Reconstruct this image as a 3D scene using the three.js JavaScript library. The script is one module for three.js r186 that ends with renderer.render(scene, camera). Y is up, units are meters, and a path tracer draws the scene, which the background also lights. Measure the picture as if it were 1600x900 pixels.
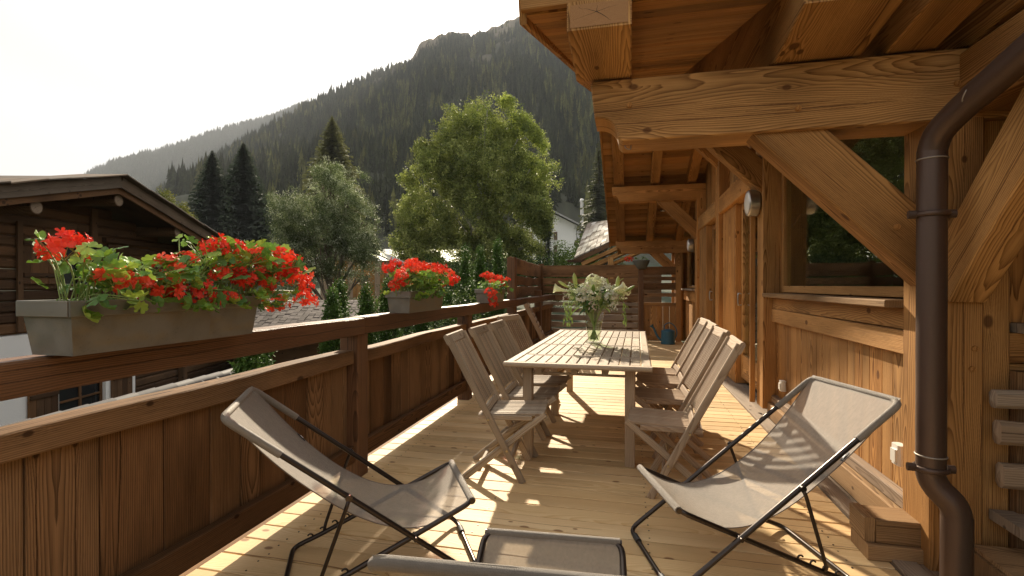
import * as THREE from 'three';
import { mergeGeometries, toCreasedNormals } from 'three/addons/utils/BufferGeometryUtils.js';

// ---------------------------------------------------------------- camera, sky, sun, exposure
const scene = new THREE.Scene();
const RAD = Math.PI / 180;
const camera = new THREE.PerspectiveCamera(2 * Math.atan(450 / 780) / RAD, 16 / 9, 0.05, 9000);
camera.position.set(0, 1.3, 0);
camera.rotation.order = 'YXZ';
camera.rotation.set(-0.29 * RAD, 13.2 * RAD, 0);
const renderer = new THREE.WebGLRenderer({ antialias: true });
renderer.setSize(1024, 576);
renderer.toneMapping = THREE.LinearToneMapping;
renderer.toneMappingExposure = 2.5;
renderer.shadowMap.enabled = true;

const SUN_AZ = -19.1, SUN_EL = 28.7;                        // degrees: azimuth from -z towards +x, height above the horizon
const sunDir = new THREE.Vector3(Math.sin(SUN_AZ * RAD) * Math.cos(SUN_EL * RAD), Math.sin(SUN_EL * RAD), -Math.cos(SUN_AZ * RAD) * Math.cos(SUN_EL * RAD));
const sun = new THREE.DirectionalLight(new THREE.Color().setRGB(1, 0.86, 0.66), 5.0);
sun.name = 'sun';
sun.position.copy(sunDir).multiplyScalar(60);
sun.castShadow = true;
sun.shadow.mapSize.set(4096, 4096);
Object.assign(sun.shadow.camera, { left: -25, right: 25, top: 25, bottom: -25, near: 1, far: 160 });
sun.shadow.radius = 2;
scene.add(sun, sun.target);

{ // a hazy, thinly clouded evening sky, brightest round the sun
  const W = 512, H = 256, data = new Float32Array(W * H * 4);
  const n3 = (x, y) => Math.sin(x * 1.7 + Math.sin(y * 2.3 + 1.1) * 1.3) * 0.5 + Math.sin(x * 3.9 - y * 5.1 + 0.7) * 0.25 + Math.sin(y * 9.7 + x * 6.1) * 0.12;
  for (let j = 0; j < H; j++) for (let i = 0; i < W; i++) {
    const el = ((j + 0.5) / H - 0.5) * Math.PI, az = ((i + 0.5) / W - 0.5) * 2 * Math.PI;
    const x = Math.cos(az) * Math.cos(el), y = Math.sin(el), z = Math.sin(az) * Math.cos(el);
    const c = Math.max(-1, Math.min(1, x * sunDir.x + y * sunDir.y + z * sunDir.z)), d = Math.acos(c) / RAD;
    const up = Math.max(0, y), veil = 0.5 + 0.5 * n3(x * 2.2 + y * 5, z * 2.2 - y * 7);
    const glow = 0.2 * Math.exp(-d / 30) + 1.6 * Math.exp(-d / 9) + 5 * Math.exp(-d / 2.6);
    const hz = Math.exp(-up * 3.0), base = [0.322 + 0.03 * hz, 0.322 + 0.024 * hz, 0.332 + 0.012 * hz];
    const g = [1, 0.94, 0.84];
    for (let k = 0; k < 3; k++) data[(j * W + i) * 4 + k] = base[k] * (0.9 + 0.2 * veil) + glow * g[k];
    data[(j * W + i) * 4 + 3] = 1;
  }
  const sky = new THREE.DataTexture(data, W, H, THREE.RGBAFormat, THREE.FloatType);
  sky.mapping = THREE.EquirectangularReflectionMapping;
  sky.magFilter = sky.minFilter = THREE.LinearFilter;
  sky.needsUpdate = true;
  scene.background = sky;
  scene.environment = sky;
}
scene.fog = new THREE.FogExp2(new THREE.Color().setRGB(0.88, 0.94, 1.0), 0.00016);

// ---------------------------------------------------------------- random numbers, naming, small builders
let seed = 20240817;
function rnd() { seed = (seed + 0x6D2B79F5) | 0; let t = Math.imul(seed ^ (seed >>> 15), 1 | seed); t = (t + Math.imul(t ^ (t >>> 7), 61 | t)) ^ t; return ((t ^ (t >>> 14)) >>> 0) / 4294967296; }
const rr = (a, b) => a + (b - a) * rnd();
const pick = (l) => l[Math.floor(rnd() * l.length)];
const V = (x, y, z) => new THREE.Vector3(x, y, z);
const lin = (r, g, b) => new THREE.Color().setRGB(r, g, b);
const taken = new Map();
function numbered(name) { const n = taken.get(name) ?? 0; taken.set(name, n + 1); return n ? name + '_' + String(n).padStart(3, '0') : name; }
function thing(name, label, category, [x, y, z] = [0, 0, 0], turn = 0, group) {
  const o = new THREE.Group(); o.name = numbered(name); o.position.set(x, y, z); o.rotation.y = turn;
  o.userData = { label, category }; if (group) o.userData.group = group;
  scene.add(o); return o;
}
function structure(name, [x, y, z] = [0, 0, 0]) { const o = new THREE.Group(); o.name = name; o.position.set(x, y, z); o.userData = { kind: 'structure' }; scene.add(o); return o; }
function sub(name, parent, [x, y, z] = [0, 0, 0]) { const o = new THREE.Group(); o.name = name; o.position.set(x, y, z); parent.add(o); return o; }
function part(name, geo, mat, parent, [x, y, z] = [0, 0, 0], [rx, ry, rz] = [0, 0, 0]) {
  const m = new THREE.Mesh(geo, mat); m.name = name; m.position.set(x, y, z); m.rotation.set(rx, ry, rz); m.castShadow = m.receiveShadow = true; parent.add(m); return m;
}
function dup(root, pos, turn, label) { const c = root.clone(); c.name = numbered(root.name.replace(/_\d{3}$/, '')); c.position.set(...pos); c.rotation.set(0, turn, 0); c.userData = { ...root.userData, label }; scene.add(c); return c; }

// value noise
const hash2 = (x, y, s) => { let h = Math.imul(x, 374761393) + Math.imul(y, 668265263) + Math.imul(s, 974634777); h = Math.imul(h ^ (h >>> 13), 1274126177); return ((h ^ (h >>> 16)) >>> 0) / 4294967296; };
function noise(x, y, s = 0) {
  const ix = Math.floor(x), iy = Math.floor(y), fx = x - ix, fy = y - iy, u = fx * fx * (3 - 2 * fx), v = fy * fy * (3 - 2 * fy);
  const a = hash2(ix, iy, s), b = hash2(ix + 1, iy, s), c = hash2(ix, iy + 1, s), d = hash2(ix + 1, iy + 1, s);
  return (a + (b - a) * u + (c - a) * v + (a - b - c + d) * u * v) * 2 - 1;
}
const fbm = (x, y, s, o = 4) => { let f = 0, a = 0.5; for (let i = 0; i < o; i++, a *= 0.5, x *= 2.03, y *= 2.03) f += a * noise(x, y, s + i); return f; };

// ---------------------------------------------------------------- wood: three sawn-board fields, coloured by palettes
const WU = 2.4, WV = 0.6;                                    // metres of board that one texture covers, along and across
function woodField(s, o) {
  const W = 1024, H = 512, ring = new Float32Array(W * H), dark = new Float32Array(W * H), knots = [];
  const checks = []; for (let i = 0; i < o.checks; i++) checks.push([hash2(i, 21, s) * WU, hash2(i, 23, s) * WV, 0.12 + 0.5 * hash2(i, 25, s), 0.5 + hash2(i, 27, s)]);
  for (let i = 0; i < o.knots; i++) knots.push([hash2(i, 3, s) * WU, hash2(i, 7, s) * WV, 0.006 + 0.011 * hash2(i, 11, s)]);
  for (let j = 0; j < H; j++) for (let i = 0; i < W; i++) {
    const u = (i / W) * WU, v = (j / H) * WV;
    let d = o.depth + 0.05 * o.cath * noise(u * 1.1, 0.3, s) + 0.022 * o.cath * noise(u * 2.6, 5.3, s + 1), vp = WV * 0.5 + 0.05 * noise(u * 0.5, 9.1, s + 2), kd = 0;
    let bend = 0;
    for (const [ku, kv, kr] of knots) {
      const du = (u - ku) / 2.4, dv = v - kv, e2 = du * du + dv * dv, w = kr * kr;
      bend += 0.9 * kr * Math.exp(-e2 / (w * 7)) * Math.sign(dv || 1);
      const q = Math.hypot(du * 1.5, dv) / kr; if (q < 1.35) kd = Math.max(kd, q < 0.85 ? 1 : (1.35 - q) / 0.5);
    }
    let ck = 0; for (const c of checks) { const e = (u - c[0]) / c[2]; if (Math.abs(e) < 1) { const w = 0.0016 * c[3] * (1 - e * e), y = Math.abs(v - c[1] - 0.006 * noise(u * 3, c[1] * 50, s + 12) - 0.0015 * noise(u * 22, c[1] * 50, s + 13)); if (y < w) ck = 1; else if (y < w + 0.0015) ck = Math.max(ck, 0.5); } }
    const dv = Math.abs(((v - vp + 0.15) % 0.3 + 0.3) % 0.3 - 0.15) + 0.001;
    const r = Math.sqrt(dv * dv + d * d) + bend * 0.6 + 0.0024 * noise(u * 2.2, v * 26, s + 3) + 0.0007 * noise(u * 14, v * 90, s + 4);
    const t = r / o.ring, f = t - Math.floor(t), late = Math.pow(f, o.sharp) * (f > 0.93 ? (1 - f) / 0.07 : 1);
    const fibre = 0.5 + 0.5 * noise(u * 9, v * 420, s + 6), band = 0.5 + 0.5 * noise(u * 0.8, v * 11, s + 8);
    ring[j * W + i] = Math.max(0, Math.min(1, 0.74 * late + 0.26 * fibre + 0.3 * band - 0.12));
    dark[j * W + i] = Math.min(1, Math.max(kd, ck) + (fibre > 0.93 && noise(u * 3, v * 60, s + 9) > 0.55 ? 0.5 : 0));
  }
  return { W, H, ring, dark };
}
const FIELDS = [woodField(11, { knots: 6, depth: 0.075, cath: 0.8, ring: 0.0062, sharp: 2.0, checks: 7 }), woodField(29, { knots: 5, depth: 0.17, cath: 0.7, ring: 0.0048, sharp: 1.7, checks: 10 }), woodField(47, { knots: 9, depth: 0.028, cath: 0.6, ring: 0.0085, sharp: 2.6, checks: 5 })];
function tex(data, W, H, srgb, wrap = THREE.RepeatWrapping) {
  const t = new THREE.DataTexture(data, W, H, THREE.RGBAFormat); t.magFilter = t.minFilter = THREE.LinearFilter; t.wrapS = t.wrapT = wrap;
  if (srgb) t.colorSpace = THREE.SRGBColorSpace; t.needsUpdate = true; return t;
}
const toS = (x) => Math.round(255 * Math.max(0, Math.min(1, x <= 0.0031308 ? x * 12.92 : 1.055 * Math.pow(x, 1 / 2.4) - 0.055)));
const BUMPS = FIELDS.map(({ W, H, ring, dark }) => { const d = new Uint8Array(W * H * 4); for (let i = 0; i < W * H; i++) { const b = Math.round(255 * Math.max(0, Math.min(1, 0.3 + 0.6 * ring[i] - 0.35 * dark[i]))); d.set([b, b, b, 255], i * 4); } return tex(d, W, H, false, THREE.MirroredRepeatWrapping); });
function woodSet(fields, light, darkc, knot, { rough = 0.75, bump = 0.0012, tints, stain = 0.25, spec = 0.5 }) {
  const out = [];
  for (const k of fields) {
    const { W, H, ring, dark } = FIELDS[k], d = new Uint8Array(W * H * 4);
    for (let j = 0; j < H; j++) for (let i = 0; i < W; i++) {
      const p = j * W + i, t = ring[p], q = dark[p] * 0.8, st = 1 - stain * Math.max(0, fbm(i / W * 5, j / H * 4, 70 + k, 3) + 0.1);
      for (let c = 0; c < 3; c++) { const a = (light[c] + (darkc[c] - light[c]) * t) * st; d[p * 4 + c] = toS(a + (knot[c] - a) * q); }
      d[p * 4 + 3] = 255;
    }
    const map = tex(d, W, H, true, THREE.MirroredRepeatWrapping);
    for (const tint of tints) out.push(new THREE.MeshPhysicalMaterial({ map, bumpMap: BUMPS[k], bumpScale: bump, roughness: rough, color: lin(...tint), specularIntensity: spec }));
  }
  return out;
}
const T3 = [[1, 1, 1], [0.78, 0.75, 0.72], [1.06, 0.98, 0.88]];
const M = {
  honey: woodSet([0, 1], [0.60, 0.325, 0.118], [0.12, 0.045, 0.012], [0.09, 0.035, 0.014], { rough: 0.7, tints: T3, stain: 0.5, bump: 0.002, spec: 0.25 }),
  soffit: woodSet([2], [0.54, 0.29, 0.105], [0.18, 0.075, 0.02], [0.11, 0.04, 0.015], { rough: 0.75, tints: T3, stain: 0.5, bump: 0.002, spec: 0.25 }),
  deck: woodSet([1, 2], [0.80, 0.59, 0.33], [0.62, 0.40, 0.18], [0.2, 0.085, 0.03], { rough: 0.62, bump: 0.0007, tints: [[1, 1, 1], [0.88, 0.84, 0.78], [0.97, 0.95, 0.9], [0.8, 0.78, 0.74]], stain: 0.28 }),
  rail: woodSet([0, 2], [0.20, 0.10, 0.048], [0.04, 0.016, 0.007], [0.02, 0.008, 0.004], { rough: 0.5, bump: 0.002, tints: [[1, 1, 1], [0.85, 0.8, 0.75]], stain: 0.3 }),
  board: woodSet([0, 1, 2], [0.33, 0.185, 0.088], [0.042, 0.02, 0.009], [0.03, 0.012, 0.005], { rough: 0.72, bump: 0.002, tints: [[1, 1, 1], [0.55, 0.5, 0.45], [1.0, 1.04, 1.08], [0.78, 0.72, 0.66]], stain: 0.7, spec: 0.25 }),
  teak: woodSet([1], [0.53, 0.44, 0.33], [0.26, 0.195, 0.13], [0.2, 0.13, 0.08], { rough: 0.72, bump: 0.0007, tints: [[1, 1, 1], [0.87, 0.84, 0.82], [1.0, 0.95, 0.9], [0.76, 0.73, 0.7]], stain: 0.35 }),
  teakred: woodSet([1], [0.46, 0.345, 0.235], [0.25, 0.165, 0.1], [0.15, 0.08, 0.05], { rough: 0.72, bump: 0.0007, tints: [[1, 1, 1], [0.88, 0.84, 0.82]], stain: 0.35 }),
  grey: woodSet([0, 2], [0.38, 0.30, 0.225], [0.18, 0.13, 0.09], [0.07, 0.05, 0.035], { rough: 0.82, bump: 0.002, tints: [[1, 1, 1], [0.82, 0.82, 0.84], [1, 0.92, 0.84]], stain: 0.4 }),
  aged: woodSet([0, 1], [0.42, 0.265, 0.135], [0.15, 0.08, 0.034], [0.07, 0.035, 0.015], { rough: 0.8, bump: 0.002, tints: [[1, 1, 1], [0.85, 0.83, 0.8]], stain: 0.5, spec: 0.3 }),
  logs: woodSet([0, 2], [0.15, 0.082, 0.04], [0.05, 0.026, 0.013], [0.02, 0.01, 0.006], { rough: 0.85, bump: 0.002, tints: [[1, 1, 1], [0.7, 0.68, 0.66], [1.25, 1.15, 1.0], [0.55, 0.52, 0.5]], stain: 0.5 }),
};
function endGrain(light, dark) {
  const W = 256, d = new Uint8Array(W * W * 4);
  for (let j = 0; j < W; j++) for (let i = 0; i < W; i++) {
    const x = i / W - 0.46, y = j / W - 0.6, r = Math.hypot(x, y) + 0.012 * noise(x * 7, y * 7, 3), a = Math.atan2(y, x), f = (r * 34) % 1;
    let t = 0.55 * Math.pow(f, 2) + 0.3 * (0.5 + 0.5 * noise(x * 60, y * 60, 4));
    let crack = 0; for (const [ca, w, l] of [[-1.1, 0.02, 0.5], [0.5, 0.013, 0.42], [2.4, 0.016, 0.45], [-2.5, 0.011, 0.5], [1.5, 0.009, 0.3]]) { const da = Math.abs(Math.atan2(Math.sin(a - ca - 0.12 * noise(r * 9, ca, 5)), Math.cos(a - ca - 0.12 * noise(r * 9, ca, 5)))); if (da * r < w * (1 - r / l * 0.8) * 0.6 && r < l) crack = 0.85; }
    for (let c = 0; c < 3; c++) d[(j * W + i) * 4 + c] = toS((light[c] + (dark[c] - light[c]) * t) * (1 - crack));
    d[(j * W + i) * 4 + 3] = 255;
  }
  return new THREE.MeshStandardMaterial({ map: tex(d, W, W, true), roughness: 0.85 });
}
M.end = endGrain([0.40, 0.21, 0.085], [0.2, 0.09, 0.03]);
M.endgrey = endGrain([0.3, 0.22, 0.15], [0.12, 0.08, 0.05]);
const plain = (r, g, b, rough = 0.7, metal = 0, x = {}) => new THREE.MeshPhysicalMaterial({ color: lin(r, g, b), roughness: rough, metalness: metal, ...x });

// a sawn timber: length L along x, W along y, T along z, chamfered edges, optionally a little bent or wane-edged
function beamGeo(L, W, T, { n = 1, ch = 0.004, wob = 0, wane = 0, dome = 0 } = {}) {
  const P = [], UV = [], ru = rr(0, 40), rv = rr(0, 20), s = Math.floor(rr(1, 9999)); ch = Math.min(ch, W * 0.3, T * 0.3);
  const y = W / 2, z = T / 2, cs = [[y, z - ch], [y - ch, z], [-y + ch, z], [-y, z - ch], [-y, -z + ch], [-y + ch, -z], [y - ch, -z], [y, -z + ch]];
  const per = [0]; for (let k = 0; k < 8; k++) { const a = cs[k], b = cs[(k + 1) % 8]; per.push(per[k] + Math.hypot(a[0] - b[0], a[1] - b[1])); }
  const st = (i) => { const x = -L / 2 + L * i / n, oy = wob * noise(x * 1.1, 1, s), oz = wob * noise(x * 1.3, 5, s), w1 = wane * noise(x * 2.1, 9, s), w2 = wane * noise(x * 1.7, 13, s);
    return cs.map(([a, b]) => V(x, a + oy + (a > 0 ? w1 : w2), b + oz)); };
  let A = st(0);
  const tri = (a, b, c, ua, ub, uc) => { P.push(a.x, a.y, a.z, b.x, b.y, b.z, c.x, c.y, c.z); UV.push(...ua, ...ub, ...uc); };
  const cap = (S, flip) => { const c = V(S[0].x + (flip ? -dome : dome), 0, 0); for (const p of S) { c.y += p.y / 8; c.z += p.z / 8; } for (let k = 0; k < 8; k++) { const a = S[k], b = S[(k + 1) % 8], m = (p) => [p.y / WU * 2 + ru, p.z / WV + rv]; flip ? tri(c, a, b, m(c), m(a), m(b)) : tri(c, b, a, m(c), m(b), m(a)); } };
  cap(A, true);
  for (let i = 1; i <= n; i++) {
    const B = st(i), u0 = (-L / 2 + L * (i - 1) / n) / WU + ru, u1 = (-L / 2 + L * i / n) / WU + ru;
    for (let k = 0; k < 8; k++) { const k2 = (k + 1) % 8, v0 = per[k] / WV + rv, v1 = per[k + 1] / WV + rv; tri(A[k], B[k2], A[k2], [u0, v0], [u1, v1], [u0, v1]); tri(A[k], B[k], B[k2], [u0, v0], [u1, v0], [u1, v1]); }
    A = B;
  }
  cap(A, false);
  const g = new THREE.BufferGeometry();
  g.setAttribute('position', new THREE.Float32BufferAttribute(P, 3)); g.setAttribute('uv', new THREE.Float32BufferAttribute(UV, 2)); g.computeVertexNormals();
  return g;
}
const AX = { x: [0, 0, 0], y: [0, 0, Math.PI / 2], z: [0, -Math.PI / 2, 0] };
// axis-aligned timber between two corners; grain runs along axis
function timber(name, parent, mat, lo, hi, axis, o) {
  const s = [hi[0] - lo[0], hi[1] - lo[1], hi[2] - lo[2]].map(Math.abs), c = [0, 1, 2].map((i) => (lo[i] + hi[i]) / 2);
  const dims = axis === 'x' ? [s[0], s[1], s[2]] : axis === 'y' ? [s[1], s[0], s[2]] : [s[2], s[1], s[0]];
  return part(name, beamGeo(...dims, o), mat, parent, c, AX[axis]);
}
// timber between two points; W is measured near "up"
function strut(name, parent, mat, a, b, W, T, up = V(0, 1, 0), o) {
  const A = V(...a), B = V(...b), d = B.clone().sub(A), L = d.length(); d.normalize();
  const z = d.clone().cross(up).normalize(), y = z.clone().cross(d).normalize();
  const m = new THREE.Mesh(typeof W === 'object' ? W : beamGeo(L, W, T, o), mat); m.name = name; m.castShadow = m.receiveShadow = true;
  m.quaternion.setFromRotationMatrix(new THREE.Matrix4().makeBasis(d, y, z)); m.position.copy(A.add(B).multiplyScalar(0.5)); parent.add(m); return m;
}
function tube(points, r, seg = 24, rad = 10, closed = false, tension = 0.5) { return new THREE.TubeGeometry(new THREE.CatmullRomCurve3(points.map((p) => V(...p)), closed, 'catmullrom', tension), seg, r, rad, closed); }
function place(geo, [x, y, z], [rx, ry, rz] = [0, 0, 0], s = 1) { const g = geo.clone(); g.applyMatrix4(new THREE.Matrix4().compose(V(x, y, z), new THREE.Quaternion().setFromEuler(new THREE.Euler(rx, ry, rz)), typeof s === 'number' ? V(s, s, s) : V(...s))); return g; }
const bx = (w, h, d) => new THREE.BoxGeometry(w, h, d);
const merge = (l) => mergeGeometries(l.map((g) => (g.index ? g.toNonIndexed() : g)));

// ---------------------------------------------------------------- ground, mountain and its forest
// crest of the near slope and of the far spur: [azimuth, height above the horizon in degrees]
const CREST = [[-180, 7], [-120, 5], [-80, 4], [-67.9, 2.0], [-58.9, 3], [-54.3, 4.2], [-48.9, 7.2], [-45.9, 9.8], [-42.6, 12.8], [-39.2, 15.4], [-35.5, 17.9], [-30.8, 20.8], [-28, 22.3], [-24.3, 24.2], [-23.6, 25.4], [-20.9, 26.4], [-17.7, 26.6], [-15.8, 27], [-12.3, 28.1], [-8.8, 27.6], [-4.1, 25.9], [1.2, 24.4], [13.9, 19.2], [40, 13], [90, 8], [140, 8], [180, 7]];
const SPUR = [[-180, 1], [-90, 2], [-67.9, 4.9], [-58.9, 5.0], [-55, 7.2], [-53.6, 9.4], [-51.5, 10.9], [-47.1, 12.8], [-43.8, 14.6], [-39.2, 16.4], [-36, 18.1], [-30.3, 19.4], [-20.5, 20], [0, 15], [30, 8], [180, 1]];
const along = (t, a) => { for (let i = 1; i < t.length; i++) if (a <= t[i][0]) return t[i - 1][1] + (t[i][1] - t[i - 1][1]) * (a - t[i - 1][0]) / (t[i][0] - t[i - 1][0]); return t[t.length - 1][1]; };
const crestFar = (a) => 1000 - 250 * Math.max(0, Math.min(1, (-a - 25) / 30));
const GROUND0 = -3.3;
function near(a, r) {                                           // height of the valley floor and the near slope
  const R = crestFar(a), top = R * Math.tan(along(CREST, a) * RAD) + 1.3, foot = GROUND0 + Math.max(0, r - 14) * 0.088;
  const t = Math.max(0, (r - 130) / (R - 130)), x = r * Math.sin(a * RAD), z = r * Math.cos(a * RAD);
  const s = t <= 0 ? 0 : t < 1 ? 0.55 * t + 0.45 * t * t * (1.15 - 0.15 * t) : 1 - (t - 1) * 1.4;
  const rough = Math.min(1, t * 3) * Math.min(1, Math.max(0, (1.02 - t) * 2.4)) * (34 * fbm(x / 150, z / 150, 5, 5) + 8 * noise(x / 30, z / 30, 8)) + Math.min(1, t * 4) * Math.max(0, 1 - Math.abs(t - 1) * 9) * 6 * noise(a * 2.3, 1, 6);
  const f0 = GROUND0 + (130 - 14) * 0.088;
  return t <= 0 ? foot : f0 + (top - f0) * s + rough;
}
function far(a, r) { const top = 2300 * Math.tan(along(SPUR, a) * RAD) + 1.3, t = (r - 1150) / (2300 - 1150), x = r * Math.sin(a * RAD), z = r * Math.cos(a * RAD); return (t < 1 ? top * (0.2 + 0.8 * t) : top * (1 - (t - 1) * 1.5)) + 45 * fbm(x / 300, z / 300, 15, 4) * Math.min(1, Math.max(0, (1.05 - t) * 3)); }
const at = (a, r, y) => [r * Math.sin(a * RAD), y, -r * Math.cos(a * RAD)];
function sheet(as, rs, h, color) {
  const P = [], C = [], I = [];
  as.forEach((a) => rs.forEach((r) => { const y = h(a, r); P.push(...at(a, r, y)); C.push(...color(a, r, y)); }));
  for (let i = 0; i + 1 < as.length; i++) for (let j = 0; j + 1 < rs.length; j++) { const k = i * rs.length + j; I.push(k, k + 1, k + rs.length, k + 1, k + rs.length + 1, k + rs.length); }
  const g = new THREE.BufferGeometry(); g.setAttribute('position', new THREE.Float32BufferAttribute(P, 3)); g.setAttribute('color', new THREE.Float32BufferAttribute(C, 3)); g.setIndex(I); g.computeVertexNormals(); return g;
}
const range = (a, b, n) => Array.from({ length: n + 1 }, (_, i) => a + (b - a) * i / n);
const M_land = new THREE.MeshStandardMaterial({ vertexColors: true, roughness: 1 });
const azs = [...range(-180, -72, 40), ...range(-71.6, 24, 290), ...range(25, 180, 50)];
const rockiness = (a, r) => Math.max(0, Math.min(1, (r / crestFar(a) - 0.78) * 4.2 + 1.5 * fbm(a * 0.35, r / 90, 33, 3))) * Math.max(0, Math.min(1, (a + 31) / 5));
{
  const soil = (a, r) => { const k = rockiness(a, r) * (r < crestFar(a) * 1.05 ? 1 : 0.6), n = 0.8 + 0.5 * fbm(a * 2, r / 25, 4, 3); return [0.055 + 0.13 * k, 0.058 + 0.09 * k, 0.03 + 0.065 * k].map((v) => v * n); };
  const turf = (a, r) => { const n = 0.75 + 0.5 * fbm(Math.sin(a * RAD) * r / 6, Math.cos(a * RAD) * r / 6, 2, 3); return [0.035 * n, 0.055 * n, 0.016 * n]; };
  const m = part('ground', sheet(azs, [0.5, 6, 14, 22, 30, 40, 55, 75, 100, 130], near, turf), M_land, scene); m.userData.kind = 'structure';
  const h = part('mountain', sheet(azs, [130, ...range(160, 1000, 70), 1100, 1250, 1500], near, soil), M_land, scene); h.userData.kind = 'structure';
  const f = part('hills', sheet(range(-75, -10, 200), range(1150, 2900, 60), far, (a, r) => { const n = 0.8 + 0.5 * fbm(a * 2, r / 60, 9, 3); return [0.045 * n, 0.06 * n, 0.038 * n]; }), M_land, scene); f.userData.kind = 'structure';
}
function conifer(tiers, pts, w, s0) {                             // 1 m high; jagged drooping tiers round a stem
  const P = [], C = [], q = (i) => hash2(i, s0, 77);
  for (let t = 0; t < tiers; t++) {
    const f = t / tiers, y0 = 0.1 + 0.88 * f, top = y0 + 1.9 / tiers, R = w * Math.pow(1 - f, 0.85) * (0.75 + 0.5 * q(t)), ph = q(t + 50) * 6;
    for (let k = 0; k < pts; k++) {
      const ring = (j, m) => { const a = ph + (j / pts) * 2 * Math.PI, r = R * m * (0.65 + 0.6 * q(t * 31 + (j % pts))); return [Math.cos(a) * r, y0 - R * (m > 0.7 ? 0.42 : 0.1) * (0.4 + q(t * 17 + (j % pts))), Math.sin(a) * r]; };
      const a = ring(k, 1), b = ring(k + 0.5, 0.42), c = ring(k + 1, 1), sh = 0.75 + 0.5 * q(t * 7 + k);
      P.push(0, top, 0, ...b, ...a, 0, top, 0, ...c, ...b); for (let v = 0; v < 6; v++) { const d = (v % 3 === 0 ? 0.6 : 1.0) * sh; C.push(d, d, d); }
    }
  }
  for (let k = 0; k < 5; k++) { const a = k / 5 * 6.283, b = (k + 1) / 5 * 6.283, r = 0.016; P.push(Math.cos(a) * r, -0.05, Math.sin(a) * r, 0, 0.9, 0, Math.cos(b) * r, -0.05, Math.sin(b) * r); for (let v = 0; v < 3; v++) C.push(1.6, 1.4, 1.5); }
  const g = new THREE.BufferGeometry(); g.setAttribute('position', new THREE.Float32BufferAttribute(P, 3)); g.setAttribute('color', new THREE.Float32BufferAttribute(C, 3)); g.computeVertexNormals(); return g;
}
const M_needle = new THREE.MeshStandardMaterial({ color: lin(0.8, 0.8, 0.8), vertexColors: true, roughness: 0.9 });
function instances(name, geo, mat, list, parent, kind) {           // list: [x, y, z, turn, scale (or three), r, g, b, tiltx, tiltz]
  const m = new THREE.InstancedMesh(geo, mat, list.length), o = new THREE.Object3D(); m.name = name; m.castShadow = m.receiveShadow = true;
  list.forEach((q, i) => { o.position.set(q[0], q[1], q[2]); o.rotation.set(q[8] ?? 0, q[3], q[9] ?? 0); Array.isArray(q[4]) ? o.scale.set(...q[4]) : o.scale.setScalar(q[4]); o.updateMatrix(); m.setMatrixAt(i, o.matrix); m.setColorAt(i, new THREE.Color().setRGB(q[5], q[6], q[7])); });
  if (kind) m.userData.kind = kind; parent.add(m); return m;
}
{
  const variants = [conifer(11, 7, 0.17, 1), conifer(9, 6, 0.2, 2), conifer(12, 7, 0.14, 3)], lists = [[], [], []], spare = [[], [], []];
  for (let i = 0; i < 46000; i++) {
    const a = rr(-72, 22), R = crestFar(a), r = Math.sqrt(rr(165 * 165, (R * 1.02) ** 2)); if (a < -40 && r < 165 + (-a - 40) * 36) continue;
    const k = rockiness(a, r), clump = fbm(a * 0.9, r / 60, 21, 3);
    if (rnd() < k * 1.05 - 0.1 || fbm(a * 0.5 + 7, r / 45, 91, 3) > 0.3) continue;
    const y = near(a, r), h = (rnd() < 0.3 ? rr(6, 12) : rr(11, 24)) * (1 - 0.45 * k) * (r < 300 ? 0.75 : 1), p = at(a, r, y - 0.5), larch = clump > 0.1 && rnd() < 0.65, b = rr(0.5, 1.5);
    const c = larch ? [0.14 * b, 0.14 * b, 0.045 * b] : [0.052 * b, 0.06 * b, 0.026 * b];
    lists[i % 3].push([...p, rr(0, 6.28), [h * rr(0.85, 1.15), h, h * rr(0.85, 1.15)], ...c]);
  }
  for (let i = 0; i < 17000; i++) {
    const a = rr(-70, -24), r = Math.sqrt(rr(1500 ** 2, 2380 ** 2)), h = rr(20, 34), b = rr(0.7, 1.25), p = at(a, r, far(a, r) - 1);
    spare[i % 3].push([...p, rr(0, 6.28), [h * 1.3, h, h * 1.3], 0.055 * b, 0.07 * b, 0.042 * b]);
  }
  const w = new THREE.Group(); w.name = 'mountain_forest'; w.userData = { kind: 'stuff', label: 'dense conifer forest covering the mountainside', category: 'forest' }; scene.add(w);
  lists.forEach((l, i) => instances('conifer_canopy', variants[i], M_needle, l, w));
  const v = new THREE.Group(); v.name = 'hill_forest'; v.userData = { kind: 'stuff', label: 'hazy blue conifer forest on the far left hill', category: 'forest' }; scene.add(v);
  spare.forEach((l, i) => instances('conifer_canopy', variants[i], M_needle, l, v));
}

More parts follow.
